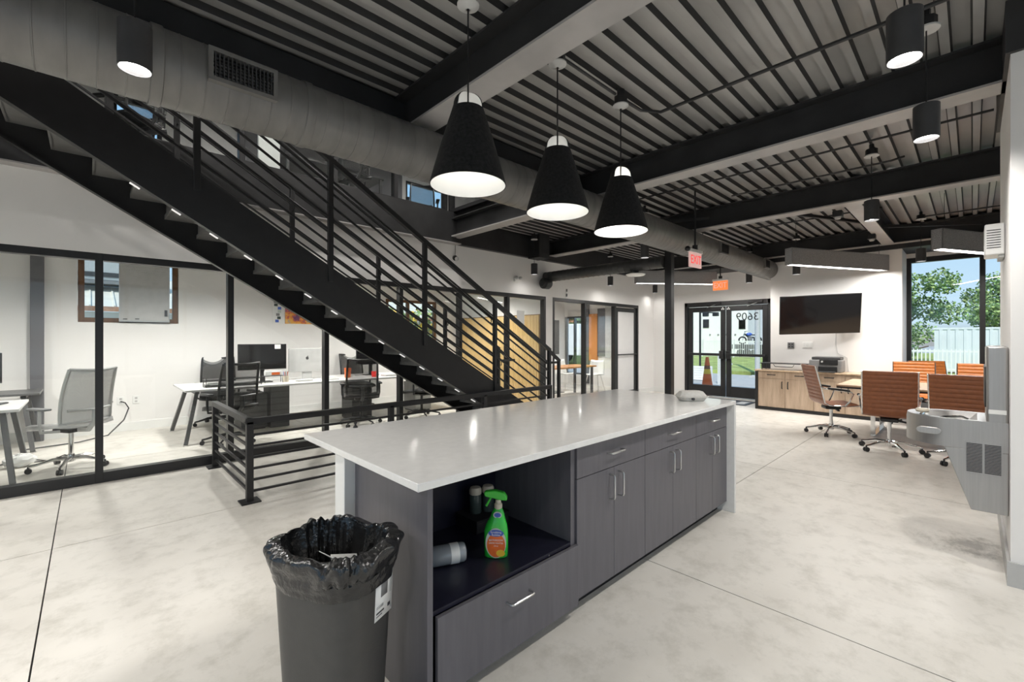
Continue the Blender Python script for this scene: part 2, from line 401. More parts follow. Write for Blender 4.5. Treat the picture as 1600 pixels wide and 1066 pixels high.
box('slab_over', 'grey_panel', (-3.6,10.95,5.95,9.0,3.3,3.46), ceil)
box('roof_slab', 'grey_panel', (-3.8,8,4.0,9.2,6.2,6.4), ceil)
def ibeam(p, q, zb=3.06, h=.3, wf=.2, name='beam'):
    # web and flanges; bottom flange is a part of its own
    ax = 'y' if abs(q[1]-p[1]) > abs(q[0]-p[0]) else 'x'
    t, tw = .016, .012; o = MB(); f = MB()
    if ax == 'y':
        x = p[0]; o.box(x-tw/2, x+tw/2, p[1], q[1], zb+t, zb+h-t); o.box(x-wf/2, x+wf/2, p[1], q[1], zb+h-t, zb+h)
        f.box(x-wf/2, x+wf/2, p[1], q[1], zb, zb+t)
    else:
        y = p[1]; o.box(p[0], q[0], y-tw/2, y+tw/2, zb+t, zb+h-t); o.box(p[0], q[0], y-wf/2, y+wf/2, zb+h-t, zb+h)
        f.box(p[0], q[0], y-wf/2, y+wf/2, zb, zb+t)
    b = o.build(name, 'beam_black', ceil, smooth=0); f.build('bottom_flange', 'flange_lit_grey', b, smooth=0)
for x in BX:
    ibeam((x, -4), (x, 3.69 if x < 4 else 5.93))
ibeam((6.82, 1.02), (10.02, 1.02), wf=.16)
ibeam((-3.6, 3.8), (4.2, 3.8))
box('edge_beam', 'beam_black', (-3.6,4.31,5.80,5.93,2.975,3.46), ceil)
box('edge_flange', 'flange_lit_grey', (-3.6,4.4,5.79,5.95,2.96,2.975), ceil)
box('edge_beam', 'beam_black', (4.31,10.95,5.84,5.93,2.965,3.36), ceil)
box('edge_beam', 'beam_black', (10.14,10.95,-3.2,5.93,2.98,3.36), ceil)
box('edge_beam', 'beam_black', (3.8,5.22,-4,-.13,3.06,3.36), ceil)
box('beam_seat', 'beam_black', (6.02,6.3,5.55,5.84,2.93,3.36), ceil)
for a, b in (((6.2,3.7,3.22),(7.0,2.26,3.22)), ((9.2,1.04,3.22),(10.05,-.1,3.22)), ((7.3,1.9,3.25),(8.6,1.15,3.2))):
    MB().bar(a, b, .04, .04).build('strut', 'beam_black', ceil, smooth=0)

box('girder', 'beam_black', (-3.6,4.2,3.22,3.42,3.062,3.358), ceil)
# steel column
cl = thing('steel_column', 'slim black square steel column beside the glazed room', 'column', (6.65,3.33,0))
MB().box(-.055,.055,-.055,.055,.01,3.06).build('shaft', 'frame_black', cl, bevel=.006)
MB().box(-.1,.1,-.1,.1,0,.012).build('base_plate', 'frame_black', cl)

# ------------------------------------------------------------------ glazing helper (panes in black frames)
def glazing(name, x0, verticals, z0, z1, y, skip=(), axis='x', mw=.06, md=.1, glass='glass', fm='frame_black', kind=True, top=.07, bot=.1):
    """verticals: mullion centre positions; axis x -> plane y=const, axis y -> plane x=const"""
    r = struct(name)
    def bx(nm, m, a0, a1, d0, d1, c0, c1, par=r, bev=.004):
        b = (a0, a1, d0, d1, c0, c1) if axis == 'x' else (d0, d1, a0, a1, c0, c1)
        return box(nm, m, b, par, bev)
    lo, hi = verticals[0], verticals[-1]
    bx('head_rail', fm, lo-mw/2, hi+mw/2, y-md/2, y+md/2, z1-top, z1)
    if bot: bx('sill_rail', fm, lo-mw/2, hi+mw/2, y-md/2, y+md/2, z0, z0+bot)
    for v in verticals: bx('mullion', fm, v-mw/2, v+mw/2, y-md/2-.002, y+md/2+.002, z0, z1)
    for i in range(len(verticals)-1):
        if i in skip: continue
        bx('pane', glass, verticals[i]+mw/2, verticals[i+1]-mw/2, y-.004, y+.004, z0+bot, z1-top, bev=0)
    return r
glazing('wall_glass', 0, [-3.3,-2.15,-1.04,.074,1.187,2.283,3.39,4.5,5.6,6.6], 0, 2.26, 5.985)
wg2 = glazing('window_1', 0, [6.87,7.94,9.13,10.15], 0, 2.26, 5.985, skip=(2,))
# frosted door leaf in the last bay
d3 = struct('door_2')
box('leaf_frame', 'frame_black', (9.2,9.28,5.96,6.01,.02,2.17), d3, .004); box('leaf_frame', 'frame_black', (10.03,10.1,5.96,6.01,.02,2.17), d3, .004)
box('leaf_rail', 'frame_black', (9.28,10.03,5.96,6.01,2.07,2.17), d3, .004); box('leaf_rail', 'frame_black', (9.28,10.03,5.96,6.01,.02,.12), d3, .004)
box('frosted_pane', 'frosted', (9.28,10.03,5.98,5.99,.12,2.07), d3)
MB().cyl((9.26,5.93,1.02),(10.06,5.93,1.02),.016).build('push_bar', 'frame_black', d3)
for x in (9.28, 10.04): MB().cyl((x,5.93,1.02),(x,5.965,1.02),.012).build('bar_mount', 'frame_black', d3)

# ------------------------------------------------------------------ entrance double door
d1 = struct('door_1')
X = 11.02
for a, b, c, d in ((3.1,3.17,0,2.31),(5.01,5.08,0,2.31),(3.1,5.08,2.2,2.31)): box('frame', 'frame_black', (X-.06,X+.06,a,b,c,d), d1, .004)
for a, b in ((3.18,4.08),(4.1,5.0)):
    lf = box('leaf_stile', 'frame_black', (X-.025,X+.025,a,a+.11,.02,2.19), d1, .004); box('leaf_stile', 'frame_black', (X-.025,X+.025,b-.11,b,.02,2.19), d1, .004)
    box('leaf_rail', 'frame_black', (X-.025,X+.025,a+.11,b-.11,2.07,2.19), d1, .004); box('leaf_rail', 'frame_black', (X-.025,X+.025,a+.11,b-.11,.02,.27), d1, .004)
    box('pane', 'window_glass', (X-.004,X+.004,a+.11,b-.11,.27,2.07), d1)
    pb = box('panic_bar', 'frame_black', (X-.11,X-.06,a+.02,b-.02,1.0,1.06), d1, .01); box('latch_box', 'frame_black', (X-.1,X-.025,(b-.12 if a < 4 else a+.02),(b-.02 if a < 4 else a+.12),.93,1.12), d1, .008)
    cb = box('closer', 'frame_black', (X-.12,X-.06,(a+.08),(a+.4),2.235,2.29), d1, .008); MB().bar((X-.1,a+.2,2.235),(X-.05,a+.42,2.17),.02,.012).build('closer_arm', 'steel', d1)
    y0 = b-.055 if a < 4 else a+.055
    for k, (dy, dz) in enumerate(((-.02,0),(.02,0),(0,.03))): MB().cyl((X-.027,y0+dy,2.12+dz),(X-.03,y0+dy,2.12+dz),.016,n=12).build('sticker', 'white_plastic', d1)
box('threshold', 'steel', (X-.1,X+.1,3.1,5.08,0,.012), d1)
text('street_number', '3609', .25, 'frame_black', d1, (X+.006, 3.62, 1.92), (PI/2, 0, PI/2), .0005)

# ------------------------------------------------------------------ windows of the shell
glazing('window_2', 0, [-3.1,-1.9,-1.02+.13,-.115,.82], .25, 2.9, 11.0, axis='y', glass='window_glass', mw=.07, top=.09)
w3 = glazing('window_3', 0, [-.08,1.02], 1.66, 2.72, 9.06, glass='window_glass', fm='brown_frame', mw=.07, md=.08, top=.07, bot=.07)
w4 = glazing('window_4', 0, [4.8,5.33,6.06], 1.2, 2.3, 9.06, glass='window_glass', fm='brown_frame', mw=.06, md=.08, top=.06, bot=.06)
w5 = glazing('window_5', 0, [8.28,8.62,8.97], .3, 2.1, 11.0, axis='y', glass='window_glass', mw=.04, top=.05, bot=.05)
w6 = glazing('window_6', 0, [.28,.82], 4.4, 5.12, 9.06, glass='window_glass', mw=.06, md=.08, top=.06, bot=.06)
w7 = glazing('window_7', 0, [5.28,6.32], 4.5, 5.05, 9.06, glass='window_glass', mw=.05, md=.08, top=.05, bot=.05)
glazing('added_window_left', 0, [-3.35,-2,-.65,.7,2.05,3.35], .4, 2.9, -3.7, axis='y', glass='window_glass', mw=.07, top=.08)  # unseen window row on the left, added to let in fill light
glazing('added_window_back', 0, [-3.15,-1.85,-.55,.75,2.05,3.35], .4, 2.9, -4.1, glass='window_glass', mw=.07, top=.08)  # unseen window row behind the camera, added for fill light
# upper floor glass front on the edge beam
glazing('wall_upper_glass', 0, [-3.3,-2.1,-.95,.15,1.3,2.4,3.3,4.2], 3.46, 5.7, 5.98, mw=.06, bot=.06)
glazing('wall_void_glass', 0, [4.15,5.92], 3.46, 5.7, 4.3, axis='y', mw=.05, bot=.06)
# ------------------------------------------------------------------ staircase
ms = .595; YN, YF = 4.45, 5.60
zt = lambda x: ms * (5.345 - x)
zb = lambda x: ms * (4.66 - x)
st = thing('staircase', 'black steel open staircase with plate stringers and horizontal bar railings', 'staircase', (5.2, 5.0, 0))
XT = -1.6
def stringer(y, s):
    o = MB()
    poly = [(5.345, 0), (XT, zt(XT)), (XT, zb(XT)), (4.66, 0)]
    o.prism(poly, y-.006, y+.006, 'y')
    up = Vector((ms, 0, 1)).normalized()
    for f in (zt, zb):
        e = 5.345 if f is zt else 4.66
        d = .008 if f is zb else -.008
        o.bar((e, y+s*.035, d), (XT, y+s*.035, f(XT)+d), .07, .014)
    return o.build('stringer', 'black_steel', st, smooth=0, world=True)
stringer(YN, 1); stringer(YF, -1)
run, rise = .262, .156
tr = MB().box(-.0, .285, YN+.008-5.0, YF-.008-5.0, -.04, 0).build('tread', 'tread_lit_steel', st, smooth=0)
rs = MB().box(-.006, .006, YN+.008-5.0, YF-.008-5.0, 0, rise).build('riser', 'tread_lit_steel', st, smooth=0)
led = MB().bar((0,0,0),(-.06,0,.06*ms),.022,.008).build('step_light', 'step_led', st, smooth=0)
tr.location = (5.0-run-5.2, 0, rise); rs.location = (5.0-5.2, 0, 0); led.location = (3.9-5.2, YN+.05-5.0, zb(3.9)-.012)
for k in range(1, 24):
    dup(tr, (5.0-run*(k+1)-5.2, 0, rise*(k+1)), st); dup(rs, (5.0-run*k-5.2+.02, 0, rise*k-.04), st)
for k in range(1, 15):
    x = 3.9-run*k*.985; dup(led, (x-5.2, YN+.05-5.0, zb(x)-.012), st)
for y, inner in ((YN, 1), (YF, -1)):
    px = [5.045-1.0995*k for k in range(7)]
    for x in px:
        MB().box(x-.024, x+.024, y-.024, y+.024, max(0, zt(x)-.15), zt(x)+1.075).build('post', 'black_steel', st, bevel=.003, world=True)
    x0, x1 = 5.06, XT
    MB().bar((x0, y, zt(x0)+1.07), (x1, y, zt(x1)+1.07), .05, .05).build('top_rail', 'black_steel', st, smooth=0, world=True)
    for k in range(7):
        h = .11 + k * .128
        MB().bar((x0-.02, y, zt(x0)+h), (x1, y, zt(x1)+h), .018, .018).build('railing_bar', 'black_steel', st, smooth=0, world=True)
    yy = y + inner * .075; h = .87
    MB().tube([(5.35, yy, zt(5.05)+h), (5.05, yy, zt(5.05)+h), (XT, yy, zt(XT)+h)], .02).build('handrail', 'black_steel', st, world=True)
    for x in px[:-1]:
        MB().tube([(x, y, zt(x)+h-.08), (x, yy, zt(x)+h-.08), (x, yy, zt(x)+h-.01)], .007, 6).build('rail_bracket', 'black_steel', st, world=True)
    MB().box(5.25, 5.29, y-.02, y+.02, 0, 1.07).build('post', 'black_steel', st, world=True)
    MB().bar((5.04, y, zt(5.06)+1.07), (5.29, y, 1.07), .04, .04).build('top_rail', 'black_steel', st, smooth=0, world=True)
box('upper_landing', 'black_steel', (-3.6, XT+.1, YN, 5.79, 3.9, 4.05), st)

# low guard rail below the stair
gr = thing('guard_rail', 'low black tube guard rail around the space under the stairs', 'railing', (1.01, 4.355, 0))
GH = .70
for x, y in ((1.01,4.355),(1.01,5.80),(2.36,4.355),(3.68,4.355),(4.95,4.355)):
    MB().box(x-.027, x+.027, y-.027, y+.027, .01, GH).build('post', 'black_steel', gr, bevel=.004, world=True)
    MB().box(x-.075, x+.075, y-.075, y+.075, 0, .012).build('base_plate', 'black_steel', gr, world=True)
MB().bar((.983,4.355,GH+.0),(4.977,4.355,GH+.0),.054,.054).build('top_rail', 'black_steel', gr, bevel=.004, world=True)
MB().bar((1.01,4.33,GH),(1.01,5.827,GH),.054,.054).build('top_rail', 'black_steel', gr, bevel=.004, world=True)
for k in range(6):
    z = .09 + k * .098
    MB().bar((1.01,4.355,z),(4.95,4.355,z),.02,.02).build('railing_bar', 'black_steel', gr, smooth=0, world=True)
    MB().bar((1.01,4.355,z),(1.01,5.80,z),.02,.02).build('railing_bar', 'black_steel', gr, smooth=0, world=True)

# ------------------------------------------------------------------ ducts
du = thing('spiral_duct', 'thick round grey spiral duct running above the island', 'duct', (-3.5, 2.95, 2.844))
prof = []
x = 0.0
while x < 13.85:
    prof += [(.189, x), (.189, x+.094), (.1915, x+.0955), (.1915, x+.0995), (.189, x+.101)]; x += .104
MB().lathe(prof, 40, ax='x').build('pipe', 'duct_grey', du, smooth=20)
for x in (3.72, 4.45, 9.9):
    MB().lathe([(.19,x),(.197,x+.004),(.197,x+.05),(.19,x+.054)], 40, ax='x', caps=False).build('collar', 'duct_grey', du)
MB().lathe([(.185,13.86),(.12,13.875),(.0,13.88)], 40, ax='x', caps=False).build('end_cap', 'duct_grey', du)
def grille(x0, x1, z0, z1, nv, nh, fr=.022):
    y1, y0 = 2.79, 2.735
    g = MB()
    g.box(x0-fr, x1+fr, y0, y1, z0-fr, z0); g.box(x0-fr, x1+fr, y0, y1, z1, z1+fr); g.box(x0-fr, x0, y0, y1, z0, z1); g.box(x1, x1+fr, y0, y1, z0, z1)
    o = g.build('vent_frame', 'duct_grey', du, world=True, smooth=0)
    MB().box(x0, x1, y0+.03, y0+.035, z0, z1).build('vent_back', 'void_black', o, world=True, smooth=0)
    for k in range(nv):
        xx = x0 + (x1-x0)*(k+.5)/nv
        MB().box(xx-.0025, xx+.0025, y0+.003, y0+.025, z0, z1).build('vent_blade', 'dark_plastic', o, world=True, smooth=0)
    for k in range(nh):
        zz = z0 + (z1-z0)*(k+.5)/nh
        MB().box(x0, x1, y0+.012, y0+.026, zz-.002, zz+.002).build('vent_blade', 'dark_plastic', o, world=True, smooth=0)
grille(.47, .755, 2.795, 2.925, 15, 7); grille(7.2, 7.5, 2.79, 2.93, 8, 0); grille(9.35, 9.6, 2.79, 2.93, 8, 0)
for x in (7.0, 9.3):
    MB().cyl((x,2.95,3.02),(x,2.95,3.36),.006).build('hanger', 'frame_black', du, world=True)
d2 = thing('branch_duct', 'thinner dark round duct crossing towards the white wall', 'duct', (6.6, 5.5, 2.64))
prof = []
y = -2.1
while y < .33: prof += [(.098, y), (.098, y+.1), (.102, y+.105), (.102, y+.112)]; y += .114
MB().lathe(prof, 28, ax='y').build('pipe', 'duct_dark', d2, smooth=20)
bl = MB(); bl.lathe([(.0,-.02),(.07,-.02),(.075,.0),(.11,.03),(.11,.17),(.09,.2),(.05,.21),(.0,.21)], 24, (0,0,0), ax='x', caps=False); o = bl.build('blower', 'black_plastic', d2); o.location = (-.22, .30, -.14)

# ------------------------------------------------------------------ pendants
def cyl_pendant(x, y, label, group, canopy=True,  zb_=2.6, h=.2, r=.061, power=PEND_W, zc=3.25, ztop=3.36):
    t = thing('cylinder_pendant', label, 'pendant lamp', (x, y, zb_), 0, group)
    MB().lathe([(r-.006,.02),(r-.004,.0),(r,.0),(r,h-.004),(r-.006,h),(.004,h)], 32, caps=False).build('housing', 'dark_plastic', t, smooth=50)
    MB().lathe([(r-.005,.022),(.0005,.02)], 28, caps=False).build('lens', 'lamp_lens', t)
    MB().cyl((0,0,h),(0,0,zc-zb_),.004,n=8).build('cord', 'black_plastic', t)
    if canopy:
        MB().lathe([(.002,zc-zb_-.012),(.062,zc-zb_-.01),(.062,zc-zb_),(.0,zc-zb_)], 28, caps=False).build('canopy', 'light_grey', t)
        MB().lathe([(.05,zc-zb_),(.05,zc-zb_+.06),(.02,zc-zb_+.065),(.02,ztop-zb_)], 8, caps=False).build('junction_box', 'black_plastic', t, smooth=0)
    lamp('SPOT', (0,0,-.005), power, t, .055, 168, 1.0)
    return t
G1 = 'cylinder spot pendants'
cyl_pendant(.146, 2.54, 'cylinder pendant lit in front of the spiral duct by its long vent grille', G1)
cyl_pendant(2.49, .20, 'dark cylinder pendant lit brightly, nearest the round white ceiling canopy', G1)
cyl_pendant(3.57, .19, 'dark cylinder pendant hanging below the second beam from a round white canopy', G1)
cyl_pendant(5.646, .70, 'dark cylinder pendant hanging beside the third beam', G1)
cyl_pendant(9.2, .55, 'small dark cylinder pendant in front of the tall window', G1)
cyl_pendant(5.936, 5.6, 'small cylinder pendant near the white wall beside the beam seat', G1, power=PEND_W*.1)
cyl_pendant(8.41, 5.6, 'small cylinder pendant above the glazed room, beyond the branch duct', G1, power=PEND_W*.1)
cyl_pendant(10.6, 5.7, 'small cylinder pendant in the corner by the frosted glass door', G1, power=PEND_W*.1)
cyl_pendant(5.87, 3.32, 'cylinder pendant tucked between spiral duct and branch duct', G1)
cyl_pendant(9.42, 2.25, 'small cylinder pendant above the wall screen, behind the felt light box', G1)
cyl_pendant(10.1, 3.28, 'small cylinder pendant in front of the entrance door under the duct end', G1)
for x, y, lab in ((-1.6,.2,'added unseen cylinder pendant in the middle bay facing the added left windows'),(-1.6,2.5,'added unseen cylinder pendant under the spiral duct by the added left windows'),(1.2,-2.2,'added unseen cylinder pendant in front of the added rear windows'),
                  (-1.6,-2.2,'added unseen cylinder pendant in the corner between both added window rows'),(2.6,-2.6,'added unseen cylinder pendant beside the white wall block'),(-1.7,4.9,'added unseen cylinder pendant under the upper stair flight'),(-1.3,3.5,'added unseen cylinder pendant left of the spiral duct grille')):
    cyl_pendant(x, y, lab, G1, zc=3.25 if y < 4 else 3.8, ztop=3.36 if y < 4 else 3.9, power=PEND_W*1.5)  # out-of-view pendants, added to brighten the room

def cone_pendant(x, y, rz, label, power):
    t = thing('bell_pendant', label, 'pendant lamp', (x, y, 2.255), rz, 'bell pendants over the island')
    rp = lambda z: .2075 - .1275 * (z / .43) ** 1.06 if z <= .43 else .08 * math.sqrt(max(0, 1 - ((z - .43) / .078) ** 2))
    def shell(off, name, m):
        zs = [0,.05,.1,.15,.2,.25,.3,.35,.39,.41,.42,.43,.445,.46,.475,.487,.497,.504,.5079]; n = 48; vs = []; fs = []
        for z in zs:
            r = max(rp(z) + off, .001)
            for k in range(n):
                a = 2*PI*k/n; vs.append((r*math.cos(a), r*math.sin(a), z))
        for i in range(len(zs)-1):
            for k in range(n):
                a = math.degrees(2*PI*(k+.5)/n)
                da = abs((a-270+180) % 360-180)
                if zs[i] >= .41 and da < 62: continue
                fs.append((i*n+k, i*n+(k+1) % n, (i+1)*n+(k+1) % n, (i+1)*n+k))
        return MB().add(vs, fs).build(name, m, t, smooth=60)
    shell(0, 'shade', 'felt_black'); shell(-.005, 'liner', 'white_satin')
    MB().lathe([(.2025,0),(.2075,0)], 48, caps=False).build('rim', 'felt_black', t)
    MB().cyl((0,0,.30),(0,0,.98),.005,n=8).build('cord', 'black_plastic', t)
    MB().lathe([(.0,.26),(.022,.27),(.022,.35),(.008,.36),(.0,.36)], 16, caps=False).build('lamp_holder', 'black_plastic', t)
    MB().ball((0,0,.225),.032,12,8).build('bulb', 'bulb_glow', t)
    MB().lathe([(.012,.955),(.06,.978),(.06,.985),(.0,.985)], 32, caps=False).build('canopy', 'light_grey', t)
    MB().lathe([(.052,.985),(.052,1.05),(.03,1.06),(.03,1.105)], 8, caps=False).build('junction_box', 'black_plastic', t, smooth=0)
    lamp('POINT', (0,0,.17), power, t, .04)
cone_pendant(1.49, 1.9, R(-20), 'black felt bell pendant over the open shelf end of the island', CONE_W*.07)
cone_pendant(2.237, 1.9, R(-50), 'black felt bell pendant, middle one of three over the island', CONE_W*.085)
cone_pendant(2.995, 1.9, R(-32), 'black felt bell pendant glowing brightest, over the waterfall end of the island', CONE_W*.4)

def felt_light(p, q, label, w=.13, h=.27):
    p = Vector(p); q = Vector(q); L = (q-p).length; a = math.atan2(q.y-p.y, q.x-p.x)
    t = thing('linear_light', label, 'ceiling light', p, a, 'felt linear ceiling lights')
    b = MB(); th = .012
    b.box(0,L,-w/2,-w/2+th,0,h); b.box(0,L,w/2-th,w/2,0,h); b.box(0,th,-w/2,w/2,0,h); b.box(L-th,L,-w/2,w/2,0,h); b.box(0,L,-w/2,w/2,h-th,h)
    b.build('felt_body', 'felt_grey', t, smooth=0)
    MB().box(th,L-th,-w/2+th,w/2-th,.012,.02).build('diffuser', 'led_strip', t, smooth=0)
    for x in (.15, L-.15): MB().cyl((x,0,h),(x,0,3.36-p.z),.003,n=6).build('hanger', 'frame_black', t)
    lamp('AREA', (L/2,0,.005), 26, t, L*.95, sy=w*.8)
felt_light((8.1,2.045,2.6), (10.05,1.06,2.6), 'grey felt linear light box hung in front of the wall screen')
felt_light((8.1,.33,2.6), (9.9,-.58,2.6), 'grey felt linear light box hung in front of the tall window')
felt_light((8.46,5.0,2.6), (9.9,3.9,2.6), 'dark felt linear light box behind the steel column')
# ------------------------------------------------------------------ kitchen island
YFR = 1.40; YBK = 2.0; ZT = .882
wt = thing('worktop', 'white quartz island worktop with overhang and waterfall end', 'worktop', (2.3, 1.9, 0))
MB().box(.83, 3.823, 1.34, 2.472, .884, .914).build('slab', 'quartz', wt, bevel=.003, world=True)
MB().box(3.79, 3.823, 1.34, 2.472, 0, .8838).build('waterfall_panel', 'quartz_edge', wt, bevel=.003, world=True)
MB().box(.85, 3.788, 2.004, 2.11, 0, .883).build('support_panel', 'white_satin', wt, bevel=.003, world=True)
def d_handle(x, z, horiz, L, parent):
    o = MB(); y0, y1 = 0, -.034; a = L/2; e = .012
    pts = [(-a,y0),(-a,y1+e),(-a+e*.3,y1+e*.3),(-a+e,y1),(a-e,y1),(a-e*.3,y1+e*.3),(a,y1+e),(a,y0)]
    P3 = [((x+s, YFR+d, z) if horiz else (x, YFR+d, z+s)) for s, d in pts]
    o.tube(P3, .0055, 8); return o.build('handle', 'steel', parent, world=True)
GC = 'island base cabinets'
def base_cab(x0, x1, label):
    t = thing('base_cabinet', label, 'cabinet', ((x0+x1)/2, 1.7, 0), 0, GC)
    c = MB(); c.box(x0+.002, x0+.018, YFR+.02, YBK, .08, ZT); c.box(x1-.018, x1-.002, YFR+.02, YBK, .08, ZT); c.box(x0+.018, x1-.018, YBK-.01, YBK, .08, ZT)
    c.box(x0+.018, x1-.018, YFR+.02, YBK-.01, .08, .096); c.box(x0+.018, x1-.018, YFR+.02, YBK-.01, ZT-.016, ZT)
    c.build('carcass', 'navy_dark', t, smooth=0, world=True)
    MB().box(x0+.002, x1-.002, YFR+.075, YFR+.09, 0, .08).build('toe_kick', 'void_black', t, world=True)
    g = .002
    d = MB().box(x0+g, x1-g, YFR, YFR+.019, .703, .878).build('drawer_front', 'navy_laminate', t, bevel=.0012, world=True)
    d_handle((x0+x1)/2, .79, True, .135, d)
    m = (x0+x1)/2
    for a, b, hx in ((x0+g, m-g/2, m-.045), (m+g/2, x1-g, m+.045)):
        d = MB().box(a, b, YFR, YFR+.019, .085, .699).build('door', 'navy_laminate', t, bevel=.0012, world=True)
        d_handle(hx, .60, False, .135, d)
base_cab(1.80, 2.48, 'dark slate island cabinet with two doors next to the open shelf')
base_cab(2.48, 3.21, 'dark slate island cabinet with two doors in the middle of the row')
base_cab(3.21, 3.788, 'dark slate island cabinet with two doors beside the white waterfall end')
t = thing('shelf_cabinet', 'dark slate island cabinet with an open shelf above a deep drawer', 'cabinet', (1.35, 1.7, 0), 0, GC)
MB().box(.90, .925, YFR-.01, YBK, 0, ZT).build('end_panel', 'navy_laminate', t, bevel=.0015, world=True)
MB().box(1.765, 1.797, YFR+.012, YBK, .08, ZT).build('side_panel', 'navy_laminate', t, world=True)
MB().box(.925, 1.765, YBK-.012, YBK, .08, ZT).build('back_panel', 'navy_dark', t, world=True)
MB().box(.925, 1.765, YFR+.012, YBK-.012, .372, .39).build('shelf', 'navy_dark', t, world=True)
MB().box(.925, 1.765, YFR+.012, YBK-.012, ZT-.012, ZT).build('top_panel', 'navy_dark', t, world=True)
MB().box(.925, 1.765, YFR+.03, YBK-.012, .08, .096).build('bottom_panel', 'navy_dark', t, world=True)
MB().box(.925, 1.797, YFR+.075, YFR+.09, 0, .08).build('toe_kick', 'void_black', t, world=True)
MB().box(1.04, 1.12, YFR+.013, YFR+.03, .868, .886).build('hinge_block', 'cream_plastic', t, world=True)
d = MB().box(.945, 1.80, YFR-.012, YFR+.007, .065, .372).build('drawer_front', 'navy_laminate', t, bevel=.0015, world=True)
YFR -= .012; d_handle(1.37, .285, True, .14, d); YFR += .012
for x, z in ((1.60,.378),): MB().cyl((x, YFR+.011, z), (x, YFR+.02, z), .004, n=8).build('screw', 'steel', t, world=True)

# small black fitting on the worktop
t = thing('counter_plug', 'tiny black rubber stopper on the worktop by its far corner', 'stopper', (1.10, 2.44, .914))
MB().lathe([(.012,0),(.012,.008),(.006,.012),(.005,.02),(.009,.024),(.009,.03),(.0,.031)], 14, caps=False).build('knob', 'black_plastic', t)
MB().lathe([(.014,.0),(.014,.003),(.0,.003)], 14, caps=False).build('flange', 'black_plastic', t)

# takeaway box
t = thing('takeaway_box', 'closed grey moulded fibre takeaway box on the worktop', 'food box', (3.57, 1.60, .914), R(-42))
def tray(z0, z1, a0, a1, b0, b1):
    vs = []
    for z, a, b in ((z0, a0, b0), (z1, a1, b1)):
        c = .03
        vs += [(-a+c,-b,z),(a-c,-b,z),(a,-b+c,z),(a,b-c,z),(a-c,b,z),(-a+c,b,z),(-a,b-c,z),(-a,-b+c,z)]
    fs = [(i, (i+1) % 8, 8+(i+1) % 8, 8+i) for i in range(8)] + [tuple(range(7,-1,-1)), tuple(range(8,16))]
    return MB().add(vs, fs)
tray(0,.034,.092,.112,.062,.082).build('base', 'foam_box', t, bevel=.006)
tray(.038,.078,.112,.085,.082,.055).build('lid', 'foam_box', t, bevel=.006)
tray(.033,.039,.122,.122,.092,.092).build('rim', 'foam_box', t, bevel=.002)
MB().cyl((-.02,-.078,.022),(-.02,-.09,.022),.012,n=10).build('latch_hole', 'dark_plastic', t)

# spray bottle on the shelf
t = thing('spray_bottle', 'green trigger spray bottle with an orange label on the island shelf', 'bottle', (1.40, 1.57, .39), R(-48)); t.scale = (1.13,1.13,1.13)
def loft(sec, n=28):
    o = MB(); vs = []
    for z, a, b, ox in sec:
        for k in range(n):
            q = 2*PI*k/n; cx, sx = math.cos(q), math.sin(q); e = .75
            vs.append((ox + a*math.copysign(abs(cx)**e, cx), b*math.copysign(abs(sx)**e, sx), z))
    m = len(sec)
    fs = [(i*n+k, i*n+(k+1) % n, (i+1)*n+(k+1) % n, (i+1)*n+k) for i in range(m-1) for k in range(n)] + [tuple(range(n-1,-1,-1)), tuple(range((m-1)*n, m*n))]
    return o.add(vs, fs)
loft([(0,.044,.026,0),(.006,.05,.03,0),(.06,.051,.031,0),(.11,.05,.03,0),(.135,.044,.027,.002),(.15,.037,.024,.004),(.165,.031,.02,.006),(.185,.025,.017,.008),(.2,.018,.015,.009),(.205,.014,.014,.009)]).build('body', 'spray_green', t, smooth=60)
MB().lathe([(.016,.2),(.017,.203),(.017,.218),(.012,.224),(.012,.238)], 20, (.009,0,0)).build('collar', 'cream_plastic', t)
MB().prism([(-.052,.262),(-.046,.272),(-.005,.277),(.035,.268),(.046,.25),(.047,.236),(.022,.236),(-.01,.243),(-.045,.25)], -.013, .013, 'y').build('trigger_head', 'spray_trigger', t, bevel=.004)
MB().tube([(-.022,0,.246),(-.03,0,.23),(-.042,0,.208)], .005, 8).build('trigger', 'spray_trigger', t)
def oval(cx, cz, a, b, y, n=28, o=None):
    o = o or MB(); vs = [(cx + a*math.cos(2*PI*k/n), y, cz + b*math.sin(2*PI*k/n)) for k in range(n)]
    vs += [(p[0], y+.0012, p[2]) for p in vs]
    return o.add(vs, [tuple(range(n)), tuple(range(2*n-1, n-1, -1))] + [(i, (i+1) % n, n+(i+1) % n, n+i) for i in range(n)])
oval(.002,.066,.043,.062,-.0312).build('label_back', 'label_silver', t)
oval(.003,.058,.038,.05,-.0326).build('label_oval', 'label_orange', t)
oval(.022,.026,.018,.014,-.0336).build('label_fruit', 'label_yellow', t)
oval(.003,.108,.032,.014,-.0336).build('label_band', 'label_blue', t)
oval(.008,.178,.018,.014,-.0195).build('neck_label', 'label_silver', t); oval(.008,.178,.014,.009,-.0206).build('neck_label', 'label_blue', t)
for s, z, q in (('Scrubbing', .1125, .0115), ('Bubbles', .1015, .0115)):
    text('lettering', s, q, 'white_plastic', t, (.003,-.0349,z), (PI/2,0,0), .0003)
for s, z, q in (('BATHROOM', .079, .0105), ('GRIME FIGHTER', .067, .0085), ('citrus', .056, .008)):
    text('lettering', s, q, 'white_plastic', t, (.003,-.0339,z), (PI/2,0,0), .0003)

